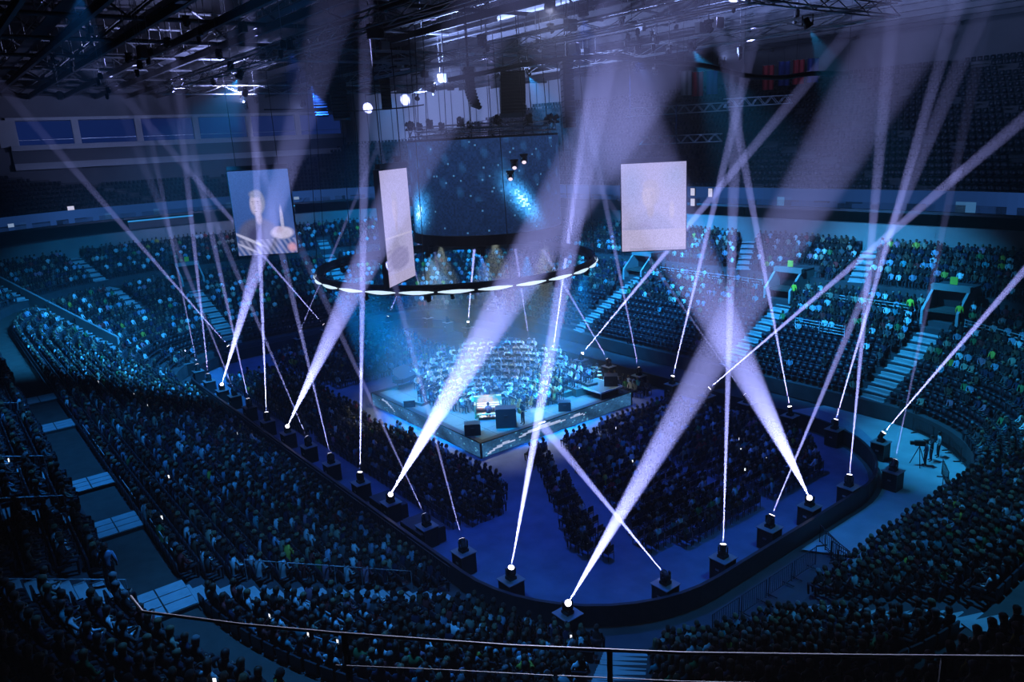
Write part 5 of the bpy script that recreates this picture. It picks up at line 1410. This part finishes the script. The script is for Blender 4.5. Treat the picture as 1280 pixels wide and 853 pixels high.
# sparse people in the upper tier are part of the crowd; floor chairs
mb = MB(); mb.box((0, 0, .44), (.44, .42, .04)).box((0, .2, .72), (.42, .03, .34)); 
for sx in (-.2, .2): mb.box((sx, -.18, .22), (.025, .025, .44)); mb.box((sx, .2, .44), (.025, .025, .88))
mb.box((-.2, .2, .90), (.03, .03, .03), 1); mb.box((.2, .2, .90), (.03, .03, .03), 1)
FCH = mb.mesh('floor_chair', [M_seat, M_alu]); FV = np.array(mb.v, np.float32); FF = mb.f
fl = sorted(FLOORS, key=dist)
cnt = {}
fl_near = sorted(fl[:300], key=lambda s: (-s[0], -s[1]) if s[4] in ('end', 'far') else (s[1], s[0]))
rowsx = {kd: sorted({round(s[0] if kd in ('end', 'far') else s[1], 2) for s in FLOORS if s[4] == kd}, reverse=(kd == 'end')) for kd in ('end', 'side', 'far', 'back')}
for s in fl_near:
    rk = rowsx[s[4]].index(round(s[0] if s[4] in ('end', 'far') else s[1], 2)); cnt[(s[4], rk)] = cnt.get((s[4], rk), 0)+1
    o = link('floor_chair', FCH, None, (s[0], s[1], .015), s[3]); nm = {'end': 'between stage and barrier end', 'side': 'along the long stand', 'far': 'in the far block', 'back': 'in the short rows behind the stage'}[s[4]]
    tag(o, f'dark chair {nm}, {ORD[cnt[(s[4], rk)]-1]} in {ORD[rk]} row from the stage', 'chair', 'floor chairs '+nm)
mass('floor_seating', fl[300:], FV, FF, M_seat, 'rows of dark stacking chairs on the far part of the blue floor', 'chairs')

# stewards and helpers
for px, z, lab in (((1137, 392), None, 'steward in a yellow vest beside the vomitory above the cyan stairs'), ((1198, 404), None, 'steward in a yellow vest at the rail past the vomitory'), ((992, 374), None, 'steward in a yellow vest beside the pale vomitory')):
    d = ray(px); best = None
    for D in np.arange(45, 100, .1):
        q = CAM+d*D
        if bowl_t(q.x, q.y) >= 0 and q.z < bowl_z(q.x, q.y)+.6: best = q; break
    o = person(STAND['idle'], (best.x, best.y, bowl_z(best.x, best.y)), 0, (.85, .78, .05), 'dark', False, lab, 'person', None, 1.67, -.03)
for px, tc, lab in (((1163, 577), (.04, .04, .05), 'camera operator in black standing on the pale walkway'), ((1172, 572), (.75, .75, .76), 'crew member in a white shirt standing on the pale walkway'), ((1156, 583), (.03, .04, .08), 'crew member in dark blue crouched by the walkway bend')):
    P = at_z(px, .03); person(STAND['gesture' if 'camera' in lab else 'idle'], (P.x, P.y, .035), 2.2, tc, 'dark', False, lab, 'person', None, 1.67, -.03)
P = at_z((1159, 580), .03); root = empty('tripod_camera', (P.x+.3, P.y+.6, .035), 2.2, 'black broadcast camera on a tripod on the pale walkway', 'camera')
for k in range(3): rod('tripod_leg', (0, 0, 1.3), (.5*math.cos(k*2.09), .5*math.sin(k*2.09), 0), .025, M_black, root)
bar('camera_body', (0, 0, 1.5), (.25, .6, .3), M_black, root); bar('lens_hood', (0, -.42, 1.5), (.2, .28, .2), M_blackg, root); rod('pan_bar', (.1, .25, 1.4), (.25, .7, 1.2), .015, M_alu, root)
P = at_z((160, 712), row_z(14)+.9)
d = ray((133, 700)); 
for D in np.arange(20, 60, .1):
    q = CAM+d*D
    if q.z < bowl_z(q.x, q.y)+1.2: break
person(STAND['idle'], (q.x, q.y, bowl_z(q.x, q.y)), 1.2, (.30, .40, .60), 'dark', False, 'spectator in a pale blue top standing at the edge of the cross aisle', 'person', None, 1.67, -.03)

# ================================================================== RAILS
# long steel handrail with glass panels on the balcony front below the camera
RZT = 15.6
pts = [at_z(q, RZT) for q in ((178, 765), (300, 781), (420, 792), (640, 808), (850, 817), (1065, 820), (1300, 822))]
root = empty('balcony_rail', pts[0], 0, 'long brushed steel handrail with glass panels along the balcony front', 'handrail')
b0 = pts[0]
build(MB().path([p-b0 for p in pts], .021, n=10), 'top_rail', M_rail, root)
gl = [at_z(q, RZT-.36) for q in ((420, 832), (560, 838), (692, 845), (697, 845), (850, 852), (1065, 857), (1300, 858))]
for a, b in ((0, 2), (3, 6)):
    seq = gl[a:b+1]
    for p_, q_ in zip(seq[:-1], seq[1:]):
        m_ = MB(); dd = (q_-p_).normalized(); nn = dd.cross(Vector((0, 0, 1)))*.006
        V = [p_+dd*.01-nn, q_-dd*.01-nn, q_-dd*.01+nn, p_+dd*.01+nn]
        m_.add([v-b0-Vector((0, 0, .75)) for v in V]+[v-b0 for v in V], [(3, 2, 1, 0), (4, 5, 6, 7), (0, 1, 5, 4), (1, 2, 6, 5), (2, 3, 7, 6), (3, 0, 4, 7)])
        gp = build(m_, 'glass_panel', M_glass, root); build(MB().path([p_-b0, q_-b0], .007, n=6), 'glass_edge', M_rail, gp)
for px in ((762, 815), (1180, 822), (430, 793)):
    p_ = at_z(px, RZT)-b0; bar('post', p_-Vector((0, 0, .98)), (.055, .055, 1.96), M_black, root, .6)
# return leg of the rail running to the stand
p_, q_ = at_z((178, 765), RZT), at_z((163, 746), RZT)
rod('return_rail', p_, q_, .02, M_rail, root, b0)
# slab carrying the rail
mb = MB(); n = len(pts); V = []
for p in pts:
    d_ = Vector((p.x-0, p.y-0, 0)).normalized(); q = p+d_*1.2
    V += [(p.x, p.y, RZT-1.95), (q.x, q.y, RZT-1.95), (q.x, q.y, RZT-2.4), (p.x, p.y, RZT-2.4)]
F_ = [(4*i+k, 4*i+4+k, 4*i+4+(k+1) % 4, 4*i+(k+1) % 4) for i in range(n-1) for k in range(4)]+[(0, 1, 2, 3), tuple(4*(n-1)+k for k in (3, 2, 1, 0))]
mb.add(V, F_); o = build(mb, 'floor_balcony_edge', M_conc); tag(o, 'dark concrete edge of the balcony under the long handrail', 'balcony edge', kind='structure')

def stair_rail(p0, p1, side, label, n=6, h=.95, m=M_rail):
    """handrail along a plan line over the terraces"""
    p0, p1 = Vector((*p0, 0)), Vector((*p1, 0)); z0 = bowl_z(p0.x, p0.y); z1 = bowl_z(p1.x, p1.y)
    a, b = Vector((p0.x, p0.y, z0+h)), Vector((p1.x, p1.y, z1+h))
    root = empty('handrail', (p0.x, p0.y, z0), 0, label, 'handrail')
    rod('top_rail', a, b, .022, m, root, root.location)
    for k in range(n+1):
        q = a+(b-a)*k/n; zb = bowl_z(q.x, q.y); rod('post', (q.x, q.y, zb), q, .016, m, root, root.location)
    return root
for x, w_ in ((-17.1, 'beside the wide landing'), (-11.6, 'third from the stand corner'), (-1.3, 'fourth from the stand corner'), (5.4, 'fifth from the stand corner')):
    stair_rail((x, 30.3), (x, 37.8), 1, 'thin handrail climbing the upper rows of the long stand, '+w_)
stair_rail((-24.0, 29.6), (-24.0, 36.5), 1, 'handrail climbing the upper rows above the lit stair')
stair_rail((-25.6, 29.6), (-25.6, 36.5), 1, 'second handrail climbing the upper rows above the lit stair')
stair_rail((-23.2, 18.5), (-23.2, 25.5), 1, 'handrail beside the lower part of the lit stair')
for a, b, lab in (((-22.5, 27.7), (-18.9, 27.7), 'guard rail on the edge of the cross aisle near the lit stair'), ((-16.4, 27.7), (-13.3, 27.7), 'guard rail on the edge of the cross aisle past the wide landing'), ((-10.8, 27.7), (-4, 27.7), 'long guard rail on the edge of the cross aisle'),
                  ((-17.5, 24.0), (-15, 24.0), 'short guard rail among the spectators of the long stand'), ((-28.6, 26.4), (-31.4, 25.0), 'slanting guard rail under the long handrail'), ((-26.6, 24.6), (-28.2, 23.9), 'short slanting guard rail in the stand corner')):
    stair_rail(a, b, 1, lab, 3)
def guard(p0, p1, label, nr=4):
    """horizontal multi bar guard rail in front of a cross aisle"""
    p0, p1 = Vector((*p0, 0)), Vector((*p1, 0)); z0 = bowl_z(p0.x, p0.y); root = empty('guard_rail', (p0.x, p0.y, z0), 0, label, 'guard rail')
    for k in range(nr): rod('rail_bar', (p0.x, p0.y, z0+.25+.25*k), (p1.x, p1.y, z0+.25+.25*k), .03, M_rail, root, root.location)
    n = max(2, int((p1-p0).length/1.6))
    for k in range(n+1): q = p0+(p1-p0)*k/n; rod('post', (q.x, q.y, z0), (q.x, q.y, z0+1.05), .03, M_rail, root, root.location)
guard((-13.2, -29.0), (-23.2, -28.6), 'pale multi bar guard rail between the two vomitories')
guard((-27.2, -28.0), (-34, -24.6), 'pale multi bar guard rail past the vomitory above the cyan stairs')
guard((-14.6, -25.6), (-19.2, -25.4), 'short pale multi bar guard rail below the covered rows')
guard((-8.8, -29.2), (4, -29.4), 'long pale multi bar guard rail behind the framed portrait screen')
# front parapet of the stands along the long side
for k in range(9):
    x0 = -23+k*4.2; root = empty('front_fence', (x0, 16.35, 1.2), 0, 'grey bar fence section in front of the long stand', 'fence', 'fence sections before the long stand')
    for z in (.15, 1.0): rod('rail', (0, 0, z), (3.9, 0, z), .025, M_steel, root)
    for j in range(14): rod('upright', (.15+j*.28, 0, .15), (.15+j*.28, 0, 1.0), .012, M_steel, root)
